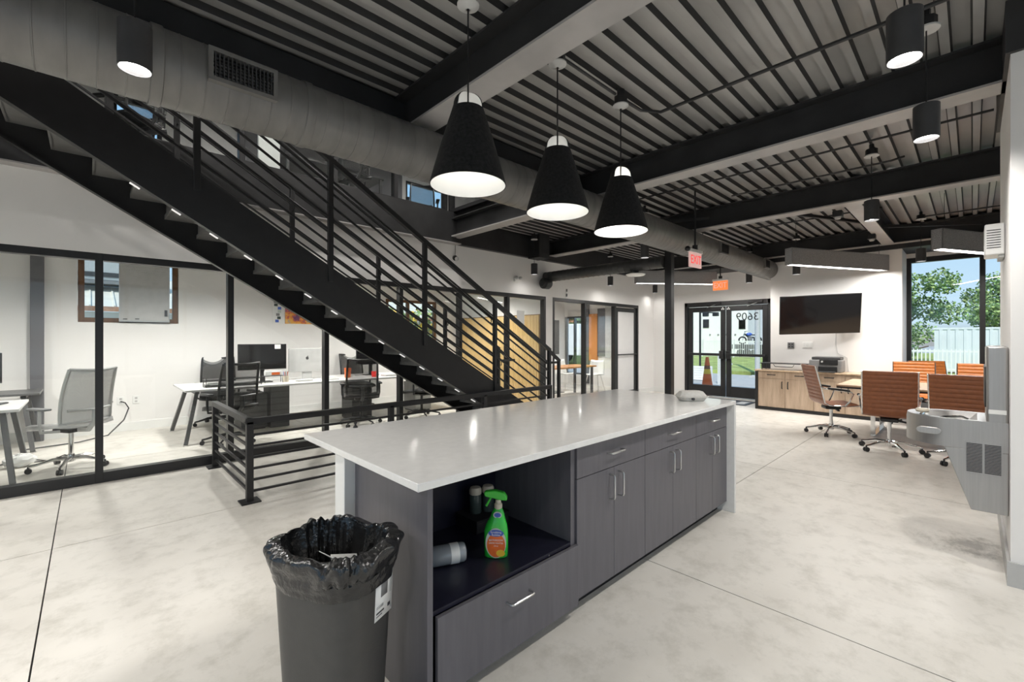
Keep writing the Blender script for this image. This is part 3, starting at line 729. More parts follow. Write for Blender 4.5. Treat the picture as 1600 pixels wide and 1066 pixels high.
# clear bottle lying down, two dispenser bottles at the back
t = thing('clear_bottle', 'empty clear plastic bottle lying on the island shelf', 'bottle', (1.185, 1.665, .435), R(-22))
MB().lathe([(.0,.0),(.04,.0),(.044,.004),(.044,.15),(.04,.16)], 28, (-.08,0,0), ax='x', caps=False).build('body', 'clear_bottle', t, smooth=50)
MB().lathe([(.04,.0),(.02,.0)], 28, (.08,0,0), ax='x', caps=False).build('base_ring', 'clear_bottle', t)
MB().lathe([(.0447,.05),(.0447,.09)], 28, (-.04,0,0), ax='x', caps=False).build('label', 'paper', t)
for k, (x, y) in enumerate(((1.545,1.905),(1.615,1.88))):
    t = thing('dispenser_bottle', ['slim dark bottle with a tan cap behind the spray bottle, against the back panel', 'slim dark bottle with a tan cap directly behind the spray bottle'][k], 'bottle', (x, y, .462), 0, 'dispenser bottles at the back of the shelf')
    MB().lathe([(.0,.0),(.032,.0),(.034,.005),(.034,.09),(.031,.1),(.031,.102)], 20, caps=False).build('body', 'dark_bottle', t, smooth=50)
    MB().lathe([(.033,.102),(.034,.105),(.034,.125),(.028,.138),(.0,.142)], 20, caps=False).build('cap', 'cream_plastic', t, smooth=50)

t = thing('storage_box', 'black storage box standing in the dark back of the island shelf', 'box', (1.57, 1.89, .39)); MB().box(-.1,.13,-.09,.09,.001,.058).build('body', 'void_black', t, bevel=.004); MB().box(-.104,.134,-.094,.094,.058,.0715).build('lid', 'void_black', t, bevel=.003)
# ------------------------------------------------------------------ waste bin with bag
from mathutils import noise as mn
t = thing('waste_bin', 'tall grey plastic waste bin lined with a crumpled black bag, by the island end', 'waste bin', (.645, 1.60, 0), R(25))
def srect(a, b, q, e=.42):
    cx, sx = math.cos(q), math.sin(q)
    return a*math.copysign(abs(cx)**e, cx), b*math.copysign(abs(sx)**e, sx)
BA, BB, BH = .112, .150, .665; GA, GB_ = .030, .034
def bin_ring(off, z, n=64, e=.42):
    s_ = z/BH; return [(*srect(BA+GA*s_+off, BB+GB_*s_+off, 2*PI*k/n, e), z) for k in range(n)]
def rings(rs_, close=()):
    n = len(rs_[0]); vs = [p for r_ in rs_ for p in r_]
    fs = [(i*n+k, i*n+(k+1) % n, (i+1)*n+(k+1) % n, (i+1)*n+k) for i in range(len(rs_)-1) for k in range(n)]
    if 0 in close: fs.append(tuple(range(n-1,-1,-1)))
    if 1 in close: fs.append(tuple((len(rs_)-1)*n+k for k in range(n)))
    return MB().add(vs, fs)
rings([bin_ring(0,z) for z in (0,.01,.3,.5,.62,BH)] + [bin_ring(-.004,z) for z in (BH,.4,.012)], (0,1)).build('body', 'bin_grey', t, smooth=50)
rings([bin_ring(.001,BH-.03), bin_ring(.010,BH-.028), bin_ring(.010,BH), bin_ring(-.004,BH+.002)]).build('rim', 'bin_grey', t, smooth=50)
def bag(u, v):
    q = 2*PI*u; cq, sq = math.cos(q), math.sin(q)
    P_ = Vector((cq*2.2, sq*2.2, v*2.5)); big = mn.noise(P_*1.1+Vector((3,1,7))); mid = mn.noise(P_*2.6); sm = mn.noise(Vector((cq*9, sq*9, v*5))); fold = mn.noise(Vector((cq*7, sq*7, v*1.2+5)))
    if v < .30:      # smooth hem band
        s_ = v/.30; off = .010 + .010*s_ + .004*mid; z = .565 + .055*s_ + .010*big
    elif v < .62:    # gathered roll over the rim
        s_ = (v-.30)/.32; off = .020 + .030*math.sin(PI*min(1, s_*.95)) + .020*big*math.sin(PI*s_) + .012*mid + .006*sm - .030*s_; z = .62 + .085*math.sin(PI*.5*s_) + .022*big*s_ + .012*fold + .006*sm
    else:            # sagging inside with long vertical folds
        s_ = (v-.62)/.38; off = -.004 - .040*s_ + .030*fold*(.4+s_) + .008*sm; z = .705 + .022*big*(1-s_) + .012*fold*(1-s_) - .215*s_
    x, y = srect(BA+GA+off, BB+GB_+off, q, .62); return (x, y, z)
MB().grid(bag, 220, 60, True).build('liner_bag', 'bag_black', t, smooth=40)
MB().lathe([(.0,.505),(.07,.5),(.11,.49)], 20, caps=False).build('bag_floor', 'bag_black', t)
for k, (x, y, a, b, c) in enumerate(((-.03,-.07,20,24,-10),(.05,.0,-30,35,15),(-.06,.06,60,-20,25),(.02,.03,10,15,40),(.0,-.1,80,30,10))):
    MB().obox((x, y, .575+.012*k), (.10,.07,.002), Euler((R(b), R(c), R(a))).to_matrix()).build('paper_scrap', 'paper', t)
fy = lambda z: -(BB+GB_*z/BH)-.0015
MB().add([(.0,fy(.43),.43),(.095,fy(.43),.43),(.095,fy(.585),.585),(.0,fy(.585),.585)], [(0,1,2,3)]).build('sticker', 'paper', t, solid=.0008)
for (x0,x1,z0,z1,m_) in ((.03,.066,.505,.570,'grey_plastic'),(.025,.071,.566,.574,'dark_plastic'),(.008,.045,.470,.480,'light_grey'),(.008,.05,.452,.458,'dark_plastic'),(.07,.085,.452,.465,'dark_plastic'),(.078,.09,.5,.575,'light_grey'),(.008,.04,.442,.446,'grey_plastic')):
    MB().add([(x0,fy(z0)-.0008,z0),(x1,fy(z0)-.0008,z0),(x1,fy(z1)-.0008,z1),(x0,fy(z1)-.0008,z1)], [(0,1,2,3)]).build('print_mark', m_, t, solid=.0004)

# ------------------------------------------------------------------ drinking fountain on the right wall
t = thing('drinking_fountain', 'stainless steel drinking fountain with bottle filler on the white wall', 'fountain', (4.18, -.148, .363))
FX0, FX1 = 3.95, 4.42
MB().prism([(-.148,.363),(.008,.363),(.127,.734),(-.148,.734)], FX0, FX1, 'x').build('chiller_body', 'brushed_steel', t, bevel=.004, world=True)
bw = MB(); n = 40; cxm = (FX0+FX1)/2
def bowl_out(z, s_):
    pts = [(FX1-.0, -.148), (FX0, -.148)]; arc = []
    for k in range(17):
        q = PI*k/16; arc.append((cxm - (FX1-FX0)/2*math.cos(q), .12*s_ + .205*s_*math.sin(q)))
    return [(x, y, z) for x, y in pts + arc]
rings = [bowl_out(.735,1), bowl_out(.78,1), bowl_out(.885,1), bowl_out(.915,.985)]
inner = [[(cxm+(p[0]-cxm)*.86, -.06 + (p[1]+.06)*.86 if p[1] > -.1 else -.02, .915) for p in rings[3]], [(cxm+(p[0]-cxm)*.66, .0+(p[1])*.62 if p[1] > -.1 else .02, .868) for p in rings[3]]]
allr = rings + inner; k_ = len(rings[0]); vs = [p for r_ in allr for p in r_]
fs = [(i*k_+j, i*k_+(j+1) % k_, (i+1)*k_+(j+1) % k_, (i+1)*k_+j) for i in range(len(allr)-1) for j in range(k_)] + [tuple(range(k_)), tuple(range((len(allr)-1)*k_, len(allr)*k_))]
bw.add(vs, fs).build('basin', 'brushed_steel', t, world=True, smooth=40)
MB().box(FX0+.01, FX1-.01, -.148, -.057, .80, 1.376).build('filler_column', 'brushed_steel', t, bevel=.012, world=True)
MB().box(FX0+.03, FX1-.03, -.06, -.05, 1.0, 1.25).build('filler_recess', 'dark_plastic', t, bevel=.01, world=True)
MB().box(FX0+.004, FX0+.009, -.14, -.066, .965, .99).build('maker_plate', 'white_plastic', t, world=True)
MB().lathe([(.0,0),(.03,.0),(.036,.012),(.03,.024),(.0,.026)], 20, (4.05,.235,.93), ax='z', caps=False).build('bubbler_guard', 'cream_plastic', t, world=True, smooth=50)
MB().tube([(4.05,.235,.88),(4.05,.24,.91),(4.06,.225,.935)], .012, 10).build('bubbler', 'chrome', t, world=True)
MB().tube([(4.02,.02,.91),(4.02,.05,.925),(4.0,.13,.915),(4.0,.16,.90)], .008, 8).build('spout', 'chrome', t, world=True)
vsp = []
for k in range(24):
    q = 2*PI*k/24; c_, s_ = math.cos(q), math.sin(q)
    vsp.append((.055*math.copysign(1, c_)*.55+.03*c_, .022*s_))
MB().prism([(.20+y, .826+z) for y, z in vsp], FX0-.004, FX0+.02, 'x').build('push_bar', 'brushed_steel', t, bevel=.003, world=True)
MB().box(FX0-.004, FX0+.01, -.125, .035, .59, .79).build('louver_panel', 'brushed_steel', t, world=True)
lv = None
for c0 in (-.118, -.04):
    for k in range(20):
        z = .60 + k*.009
        if lv is None: lv = MB().box(-.003, 0, 0, .068, 0, .004).build('louver', 'void_black', t, smooth=0); lv.location = (FX0-.0042-4.18, c0+.148, z-.363)
        else: dup(lv, (FX0-.0042-4.18, c0+.148, z-.363), t)

# white wall speaker
t = thing('wall_speaker', 'white louvred wall chime box on the corner wall above the fountain', 'speaker', (4.55, -.15, 2.0))
MB().box(4.42, 4.66, -.148, -.055, 1.99, 2.20).build('case', 'white_plastic', t, bevel=.008, world=True)
MB().box(4.44, 4.70, -.148, -.12, 1.97, 2.17).build('back_plate', 'light_grey', t, bevel=.004, world=True)
for k in range(8):
    z = 2.035 + k*.017; MB().box(4.417, 4.422, -.13, -.065, z, z+.005).build('slot', 'dark_plastic', t, world=True)

# ------------------------------------------------------------------ five-star chair parts
def star_base(t, r, m, zh=.10, n_leg=5, a0=.3, cm='black_plastic', lift=.36):
    MB().lathe([(.0,zh-.03),(.035,zh-.03),(.038,zh+.02),(.028,zh+.05)], 16, caps=False).build('hub', m, t)
    MB().cyl((0,0,zh+.03),(0,0,lift),.022,n=14).build('gas_lift', 'black_plastic' if m != 'chrome' else 'chrome', t)
    for k in range(n_leg):
        a = a0 + 2*PI*k/n_leg; c, s_ = math.cos(a), math.sin(a)
        lg = MB().tube([(c*.02,s_*.02,zh+.01),(c*r*.45,s_*r*.45,zh+.012),(c*r*.85,s_*r*.85,zh-.022),(c*r,s_*r,zh-.03)], .02, 8, rs=[.022,.018,.013,.012]).build('leg', m, t)
        cs = MB()
        for d in (-.013, .013):
            p = Vector((c*r, s_*r, .028)); ax = Vector((-s_, c, 0))
            cs.cyl(p+ax*(d-.009), p+ax*(d+.009), .028, n=14)
        cs.cyl((c*r,s_*r,.03),(c*r,s_*r,zh-.025),.009,n=8)
        cs.build('caster', cm, lg)
def ribbed_chair(loc, rz, label, m, a0=.3):
    t = thing('conference_chair', label, 'chair', loc, rz, 'ribbed leather conference chairs')
    star_base(t, .31, 'chrome', a0=a0, lift=.40)
    MB().box(-.09,.09,-.10,.10,.375,.425).build('tilt_mechanism', 'black_plastic', t, bevel=.015)
    MB().bar((.09,.03,.385),(.17,.03,.37),.03,.02).build('lever', 'black_plastic', t)
    # profile in (y forward, z)
    def panel(pts, name, ribs):
        segs = []
        L = [0]
        for i in range(1, len(pts)): L.append(L[-1] + math.hypot(pts[i][0]-pts[i-1][0], pts[i][1]-pts[i-1][1]))
        def at(s_):
            s_ *= L[-1]
            for i in range(1, len(pts)):
                if s_ <= L[i] + 1e-9:
                    f = (s_-L[i-1])/(L[i]-L[i-1]); return pts[i-1][0]+(pts[i][0]-pts[i-1][0])*f, pts[i-1][1]+(pts[i][1]-pts[i-1][1])*f
        ns = ribs*6; prof = []
        for k in range(ns+1):
            s_ = k/ns; y, z = at(s_); y2, z2 = at(min(1, s_+.01)); y1, z1 = at(max(0, s_-.01))
            d = Vector((y2-y1, z2-z1)).normalized(); nn = Vector((-d.y, d.x))
            th = .011 + .008*abs(math.sin(PI*ribs*s_))**.6
            prof.append((y, z, nn, th))
        W = .255; nx = 7; o = MB(); vs = []
        for side in (1, -1):
            for y, z, nn, th in prof:
                for i in range(nx):
                    x = -W + 2*W*i/(nx-1); e = .55 if i in (0, nx-1) else 1
                    sag = .012*(1-(x/W)**2)
                    vs.append((x, y + nn.x*th*side*e - sag*(.6 if name == 'back_panel' else 0), z + nn.y*th*side*e))
        r_ = len(prof); fs = []
        for s_ in range(2):
            for j in range(r_-1):
                for i in range(nx-1): b = s_*r_*nx; fs.append((b+j*nx+i, b+j*nx+i+1, b+(j+1)*nx+i+1, b+(j+1)*nx+i))
        q = r_*nx
        for j in range(r_-1):
            fs.append((j*nx, (j+1)*nx, q+(j+1)*nx, q+j*nx)); fs.append((j*nx+nx-1, (j+1)*nx+nx-1, q+(j+1)*nx+nx-1, q+j*nx+nx-1))
        for i in range(nx-1): fs.append((i, i+1, q+i+1, q+i)); e = (r_-1)*nx; fs.append((e+i, e+i+1, q+e+i+1, q+e+i))
        o.add(vs, fs).build(name, m, t, smooth=55)
    panel([(-.30,1.02),(-.265,.86),(-.225,.70),(-.20,.58),(-.185,.50),(-.15,.465)], 'back_panel', 11)
    panel([(-.15,.462),(-.05,.45),(.10,.452),(.20,.465),(.25,.462)], 'seat_panel', 8)
    for s_ in (-1, 1):
        x = s_*.262
        MB().tube([(x,-.305,1.02),(x,-.265,.86),(x,-.225,.70),(x,-.2,.58),(x,-.18,.49),(x,-.12,.455),(x,.1,.446),(x,.25,.458)], .009, 8).build('side_rail', 'chrome', t)
        arm = MB().tube([(x,-.235,.72),(x*1.12,-.2,.70),(x*1.15,-.02,.675),(x*1.15,.12,.66),(x*1.14,.16,.63),(x*1.1,.12,.52),(x,.07,.448)], .010, 8).build('armrest', 'chrome', t)
        MB().tube([(x*1.15,-.16,.706),(x*1.155,0,.690),(x*1.15,.11,.675)], .016, 8).build('arm_pad', 'black_plastic', arm)
    return t
FXZ = -PI/2
ribbed_chair((7.30,.73,0), R(-84), 'brown ribbed leather chair with its back turned, between table and drinking fountain', 'tan_leather', .15)
ribbed_chair((7.15,.07,0), R(-94), 'brown ribbed leather chair with its back turned, right behind the drinking fountain', 'tan_leather', .5)
ribbed_chair((7.98,1.46,0), R(-148), 'brown ribbed leather chair seen from the side in front of the oak sideboard', 'tan_leather', .7)
ribbed_chair((9.75,.66,0), R(96), 'orange ribbed leather chair facing the table below the window edge', 'orange_leather')
ribbed_chair((9.75,-.08,0), R(88), 'orange ribbed leather chair facing the table below the window mullion', 'orange_leather')
ribbed_chair((10.45,.42,0), R(120), 'orange ribbed leather chair pushed back against the tall window', 'orange_leather')

# conference table
t = thing('conference_table', 'wood topped conference table with slim dark edge among leather chairs', 'table', (8.65, .2, 0))
MB().box(7.98, 9.3, -1.2, 1.40, .715, .74).build('tabletop', 'oak_top', t, bevel=.004, world=True)
MB().box(7.985, 9.295, -1.195, 1.395, .69, .7145).build('table_edge', 'black_plastic', t, world=True)
for y in (-.8, 1.0):
    for x in (8.2, 9.1): MB().bar((x,y,.02),(x,y,.69),.05,.05,(0,1,0)).build('leg', 'chrome', t, world=True)
    MB().box(8.15, 9.15, y-.03, y+.03, .0, .025).build('foot_bar', 'chrome', t, world=True)

# ------------------------------------------------------------------ sideboard row
def sideboard(y0, y1, label):
    t = thing('sideboard_unit', label, 'cabinet', (9.97, (y0+y1)/2, 0), 0, 'oak sideboard units')
    MB().box(9.77, 10.19, y0+.001, y1-.001, .06, .765).build('carcass', 'oak_front', t, world=True)
    MB().box(9.80, 10.19, y0+.001, y1-.001, 0, .06).build('plinth', 'frame_black', t, world=True)
    m_ = (y0+y1)/2
    d = MB().box(9.75, 9.769, y0+.003, y1-.003, .63, .76).build('drawer_front', 'oak_front', t, bevel=.0015, world=True)
    MB().tube([(9.75,m_-.07,.70),(9.722,m_-.066,.70),(9.722,m_+.066,.70),(9.75,m_+.07,.70)], .009, 6).build('handle', 'frame_black', d, world=True)
    d = MB().box(9.75, 9.769, y0+.003, y1-.003, .065, .624).build('door', 'oak_front', t, bevel=.0015, world=True)
    return t, d
ys = [3.0, 2.52, 2.05, 1.58, 1.10]
for k in range(4):
    t, d = sideboard(ys[k+1], ys[k], ['oak sideboard unit nearest the entrance door, beside the black end panel', 'oak sideboard unit under the low metal riser shelf', 'oak sideboard unit under the grey printer', 'oak sideboard unit hidden behind the brown chairs'][k])
    hy = ys[k+1]+.05 if k % 2 == 0 else ys[k]-.05
    MB().tube([(9.75,hy,.44),(9.722,hy,.444),(9.722,hy,.566),(9.75,hy,.57)], .009, 6).build('handle', 'frame_black', d, world=True)
tag(box('oak_worktop', 'oak_top', (9.73,10.19,1.08,3.06,.767,.795), None, .003), 'light oak worktop running along the sideboard units', 'worktop')
tag(box('end_panel', 'frame_black', (9.74,10.19,3.003,3.05,0,.765), None, .003), 'black end panel closing the oak sideboard by the entrance', 'panel')
tag(box('sideboard_plinth', 'frame_black', (9.745,9.765,1.1,3.0,0,.055), None), 'dark plinth strip along the foot of the sideboard', 'plinth')

# printer
t = thing('printer', 'grey and black desktop inkjet printer on the oak sideboard', 'printer', (9.97, 1.86, .795))
MB().box(9.80, 10.15, 1.64, 2.14, .797, 1.02).build('body', 'grey_plastic', t, bevel=.015, world=True)
MB().box(9.785, 9.80, 1.69, 1.97, .935, 1.03).build('control_panel', 'black_plastic', t, bevel=.004, world=True)
MB().box(9.775, 9.80, 1.70, 1.99, .80, .90).build('paper_slot', 'black_plastic', t, bevel=.004, world=True)
MB().box(9.68, 9.80, 1.72, 1.97, .80, .815).build('output_tray', 'dark_plastic', t, bevel=.004, world=True)
MB().box(9.82, 10.13, 1.66, 2.10, 1.022, 1.075).build('scanner_lid', 'dark_plastic', t, bevel=.012, world=True)
MB().cyl((9.784,1.93,.99),(9.782,1.93,.99),.017,n=20).build('logo_disc', 'white_plastic', t, world=True)
text('lettering', 'hp', .03, 'black_plastic', t, (9.781-9.97, 1.93-1.86, .99-.795), (PI/2,0,-PI/2), .0004)
# riser shelf
t = thing('riser_shelf', 'low dark metal riser shelf standing on the sideboard beside the printer', 'shelf', (9.95, 2.6, .795))
MB().box(9.80, 10.12, 2.19, 2.98, .915, .93).build('plate', 'frame_black', t, bevel=.003, world=True)
for y in (2.22, 2.95):
    for x in (9.83, 10.09): MB().box(x-.008, x+.008, y-.008, y+.008, .7952, .915).build('leg', 'frame_black', t, world=True)
MB().tube([(9.85,2.75,.905),(9.85,2.72,.86),(9.85,2.42,.86),(9.85,2.39,.905)], .006, 6).build('paper_rail', 'frame_black', t, world=True)
for k, y in enumerate((2.35, 2.62)):
    o = box('paper_sheet', 'paper', (9.82,10.05,y,y+.2,.7955,.799)); tag(o, ['white paper sheet lying on the sideboard, next to the printer', 'white paper sheet lying under the riser shelf near the door end'][k], 'paper', 'papers on the sideboard')

# wall screen on a swing arm
t = thing('wall_screen', 'large black flat television swung out and tilted on the white wall', 'television', (9.75, 1.964, 1.863))
scr = MB().box(-.01, .035, -.637, .637, -.363, .363).build('panel', 'black_plastic', t, bevel=.004)
MB().box(-.0115, -.0095, -.628, .628, -.352, .354).build('display', 'screen_black', scr)
scr.rotation_euler = (Matrix.Rotation(R(26.5),3,'Z') @ Matrix.Rotation(R(-12),3,'Y') @ Matrix.Rotation(R(-1.5),3,'X')).to_euler()
MB().tube([(.04,.0,0),(.2,-.1,0),(.3,.1,0),(.448,.0,0)], .02, 8).build('swing_arm', 'black_plastic', t)
MB().box(.43,.449,-.12,.12,-.15,.15).build('wall_plate', 'black_plastic', t)
tag(MB().tube([(10.19,1.79,1.55),(10.19,1.79,1.3),(10.185,1.76,1.14),(10.185,1.62,1.06),(10.185,1.6,.80)], .004, 6).build('screen_cable', 'light_grey'), 'thin grey cable hanging below the wall screen', 'cable')
t = thing('intercom', 'small grey wall control plate with dark keys left of the switches', 'wall plate', (10.2, 2.53, 1.28))
MB().box(-.012,-.001,-.06,.06,-.06,.06).build('plate', 'grey_plastic', t, bevel=.003)
for y in (-.025,.025):
    for z in (-.025,.025): MB().box(-.018,-.012,y-.014,y+.014,z-.014,z+.014).build('key', 'dark_plastic', t)
t = thing('light_switch', 'white triple light switch plate beside the intercom', 'switch', (10.2, 2.245, 1.29))
MB().box(-.01,-.001,-.085,.085,-.06,.06).build('plate', 'white_plastic', t, bevel=.003)
for y in (-.05,0,.05): MB().box(-.016,-.01,y-.016,y+.016,-.035,.035).build('rocker', 'white_satin', t)
# door mat
t = thing('door_mat', 'dark door mat with white block lettering at the entrance', 'mat', (10.35, 3.9, 0))
MB().box(9.95, 10.7, 3.3, 4.6, .0, .012).build('rug', 'dark_plastic', t, bevel=.004, world=True)
for k in range(4): MB().box(10.08, 10.5, 3.38+k*.3, 3.56+k*.3, .012, .0135).build('block_letter', 'light_grey', t, world=True)
# ------------------------------------------------------------------ offices behind the glass
def office_chair(loc, rz, label, frame, mesh_m, base_m, group, arms=True, a0=.2):
    t = thing('task_chair', label, 'office chair', loc, rz, group)
    star_base(t, .32, base_m, a0=a0, lift=.42)
    MB().box(-.1,.1,-.12,.12,.40,.44).build('mechanism', 'black_plastic', t, bevel=.01)
    def seat(u, v):
        x = -.25 + .5*u; y = -.24 + .48*v
        return (x, y, .475 + .02*(abs(2*u-1))**3 + .015*math.cos(3*v) - .03*max(0, v-.85)*4)
    MB().grid(seat, 9, 9).build('seat', mesh_m if frame == 'light_grey' else 'black_plastic', t, solid=.05, smooth=60)
    def back(u, v):
        a = (2*u-1); x = a*(.235 - .03*v*v + .015*v); return (x, -.26 - .11*v + .05*(1-math.cos(a*1.2))*1.6 + .03*math.sin(PI*v), .52 + .56*v + .015*abs(a)**2*v)
    MB().grid(back, 11, 12).build('backrest', mesh_m, t, solid=.012, smooth=60)
    rim = [back(u, 1) for u in [i/10 for i in range(11)]] + [back(1, 1-i/10) for i in range(1, 11)] + [back(1-i/10, 0) for i in range(1, 11)] + [back(0, i/10) for i in range(1, 11)]
    MB().tube(rim, .017, 6).build('back_frame', frame, t)
    MB().tube([(0,-.1,.42),(0,-.25,.43),(0,-.33,.52),(0,-.335,.66)], .025, 8).build('back_support', frame, t)
    MB().tube([(-.2,-.26,.66),(0,-.315,.655),(.2,-.26,.66)], .016, 6).build('lumbar_bar', frame, t)
    if arms:
        for s_ in (-1, 1):
            x = s_*.28
            ar = MB().tube([(s_*.12,-.02,.42),(x,-.02,.44),(x*1.04,-.02,.52),(x*1.04,-.02,.67)], .016, 6).build('arm_post', frame, t)
            MB().box(x*1.04-.035, x*1.04+.035, -.14, .12, .67, .695).build('arm_pad', 'black_plastic' if frame != 'light_grey' else 'grey_plastic', ar, bevel=.01)
    return t
office_chair((-.14,6.87,0), R(34), 'light grey mesh task chair with polished base just behind the glass wall', 'light_grey', 'mesh_grey', 'chrome', 'task chairs in the office', a0=.1)
GB = 'black mesh task chairs'
bc = office_chair((1.40,7.02,0), R(12), 'black mesh task chair at the near end of the long white desk', 'black_plastic', 'black_mesh', 'black_plastic', GB)
clone(bc, (3.25,7.0,0), R(-20), 'black mesh task chair pulled up in front of the silver computer')
clone(bc, (4.35,6.9,0), R(25), 'black mesh task chair half hidden behind the foot of the stairs')
clone(bc, (1.55,8.66,0), R(170), 'black mesh task chair on the far side of the long desk, behind the paper trays')
clone(bc, (3.95,8.66,0), R(185), 'black mesh task chair on the far side of the long desk, near the orange cup')

def desk(name, x0, x1, y0, y1, z, label, top, legs):
    t = thing(name, label, 'desk', ((x0+x1)/2, (y0+y1)/2, 0), 0, 'office desks')
    MB().box(x0, x1, y0, y1, z-.028, z).build('desktop', top, t, bevel=.004, world=True)
    for fx, tx in legs:
        for fy, ty in ((y0-.13, y0+.12), (y1+.05, y1-.15)):
            MB().bar((fx,fy,.012),(tx,ty,z-.03),.06,.045,(1,0,0)).build('leg', 'leg_grey', t, world=True, bevel=.004)
            MB().cyl((fx,fy,0),(fx,fy,.014),.028,n=14).build('foot', 'steel', t, world=True)
        MB().bar((tx,y0+.1,z-.05),(tx,y1-.12,z-.05),.05,.04).build('crossbar', 'leg_grey', t, world=True)
    return t
t = desk('bench_desk', .93, 5.5, 7.30, 8.45, .72, 'long white bench desk with splayed grey legs behind the glass wall', 'desk_white', ((.92,1.08),(5.3,5.15)))
MB().box(2.08, 2.36, 7.7, 8.1, 0, .69).build('pedestal', 'leg_grey', t, world=True, bevel=.004)
MB().box(1.0, 5.4, 7.80, 7.95, .66, .69).build('cable_tray', 'leg_grey', t, world=True)
t = desk('side_desk', -2.4, -.5, 6.55, 7.55, .72, 'short desk with pale glass edge and splayed legs beside the grey chair', 'desk_white', ((-.53,-.62),(-2.3,-2.2)))
t = desk('side_desk', -2.4, -.45, 8.2, 8.88, .73, 'dark topped desk against the rear wall behind the grey chair', 'leg_grey', ((-.5,-.6),))
def monitor(x, y, z, w_, h_, rz, label, m, silver=False, group='desk monitors'):
    t = thing('desk_monitor', label, 'monitor', (x, y, z), rz, group)
    if silver:
        MB().box(-w_/2, w_/2, -.012, .012, .13, .13+h_).build('panel', 'light_grey', t, bevel=.005)
        MB().bar((0,.0,.004),(0,.02,.25),.16,.012,(0,1,0)).build('neck', 'light_grey', t); MB().box(-.09,.09,-.08,.1,0,.006).build('foot', 'light_grey', t)
        zc = .13+h_*.58
        lg = MB().ball((0,-.0125,zc),.026,16,10,(1,.06,1.05)).build('fruit_logo', 'dark_plastic', t); MB().ball((.008,-.0135,zc+.036),.010,10,6,(.6,.1,1)).build('logo_leaf', 'dark_plastic', lg)
        MB().ball((.028,-.0148,zc+.004),.010,10,6,(1,.05,1)).build('logo_bite', 'light_grey', lg)
    else:
        MB().box(-w_/2, w_/2, -.015, .02, .2, .2+h_).build('panel', 'black_plastic', t, bevel=.005)
        MB().box(-w_/2+.012, w_/2-.012, -.0165, -.0155, .215, .2+h_-.01).build('display', m, t)
        MB().box(-.03,.03,.02,.05,0,.4).build('stand', 'black_plastic', t); MB().box(-.13,.13,-.07,.12,0,.01).build('foot', 'black_plastic', t)
    return t
t = monitor(2.02, 7.9, .72, .70, .41, 0, 'large black monitor with a paper note, facing the glass wall', 'screen_black')
MB().box(.17,.26,-.019,-.017,.53,.6).build('paper_note', 'paper', t)
monitor(2.72, 7.95, .72, .60, .40, 0, 'silver all-in-one computer seen from its back on the long desk', None, True)
monitor(3.92, 8.0, .72, .6, .36, 0, 'black monitor partly hidden behind the stair stringer', 'screen_black')
monitor(-.85, 7.3, .72, .55, .34, R(60), 'black monitor on the short desk, cut off by the picture edge', 'screen_black')
# small desk things
t = thing('paper_tray', 'black metal letter tray holding papers on the long desk', 'tray', (1.55, 7.62, .72))
for z in (.02, .1): MB().box(-.36,.36,-.12,.12,z,z+.008).build('shelf', 'black_plastic', t)
for x in (-.35,.35):
    for y in (-.11,.11): MB().cyl((x,y,.0),(x,y,.13),.005,n=6).build('rod', 'black_plastic', t)
MB().box(-.3,.0,-.1,.1,.03,.05).build('papers', 'paper', t)
t = thing('keyboard', 'dark keyboard lying on the short left desk', 'keyboard', (-.75, 7.05, .72), R(70)); MB().box(-.2,.2,-.06,.06,0,.014).build('case', 'dark_plastic', t, bevel=.003)
for r_ in range(4):
    for c_ in range(12): MB().box(-.19+c_*.032,-.163+c_*.032,-.05+r_*.026,-.028+r_*.026,.014,.018).build('key', 'grey_plastic', t, smooth=0)
def cup(x, y, z, r, h, m, label, name='desk_cup'):
    t = thing(name, label, 'cup', (x, y, z)); MB().lathe([(.0,0),(r*.85,0),(r,h),(r-.004,h),(r*.8,.01),(.0,.01)], 18, caps=False).build('body', m, t, smooth=50)
    MB().lathe([(r,h-.012),(r+.003,h-.01),(r+.003,h),(r,h)], 18, caps=False).build('rim', m, t); return t
cup(3.35, 7.75, .72, .06, .17, 'label_orange', 'orange cylinder cup on the long desk near the stairs')
cup(3.75, 7.55, .72, .045, .1, 'exit_red', 'red mug on the long desk beside the black monitor')
t = cup(2.28, 7.62, .72, .045, .1, 'cream_plastic', 'cream pen cup beside the silver computer')
for k in range(5): MB().cyl((.01*math.cos(k*1.3),.01*math.sin(k*1.3),.02),(.035*math.cos(k*1.3),.035*math.sin(k*1.3),.17),.004,n=6).build('pen', ['label_orange','black_plastic','label_blue'][k % 3], t)
t = thing('snack_box', 'open snack carton with orange print in front of the black monitor', 'carton', (2.12, 7.72, .83)); MB().box(-.12,.12,-.04,.04,.0,.07).build('carton', 'paper', t, bevel=.004); MB().box(-.03,.09,-.0415,-.0405,.01,.05).build('print_mark', 'label_orange', t)
t2 = thing('desk_shelf', 'small clear wire desk shelf carrying the snack carton', 'shelf', (2.12, 7.72, .72)); MB().box(-.14,.14,-.06,.06,.1,.108).build('plate', 'dark_plastic', t2)
for x in (-.13,.13):
    for y in (-.05,.05): MB().cyl((x,y,0),(x,y,.1),.005,n=6).build('leg', 'dark_plastic', t2)
rnd = random.Random(7)
for k, (x, y) in enumerate(((2.98,7.58),(3.08,7.95),(4.05,7.55),(4.3,7.7),(4.55,7.5),(2.55,7.6))):
    o = MB().obox((x, y, .728+.004*(k % 3)), (.24,.17,.014+.006*(k % 3)), Matrix.Rotation(rnd.uniform(-.5,.5),3,'Z')).build('paper_stack', 'paper' if k % 2 else 'light_grey')
    tag(o, ['loose grey folder beside the silver computer', 'white papers stacked behind the grey folder', 'grey folder near the red mug', 'white papers near the red mug', 'grey folder at the stair end of the long desk', 'white papers in front of the silver computer'][k], 'papers', 'papers on the long desk')
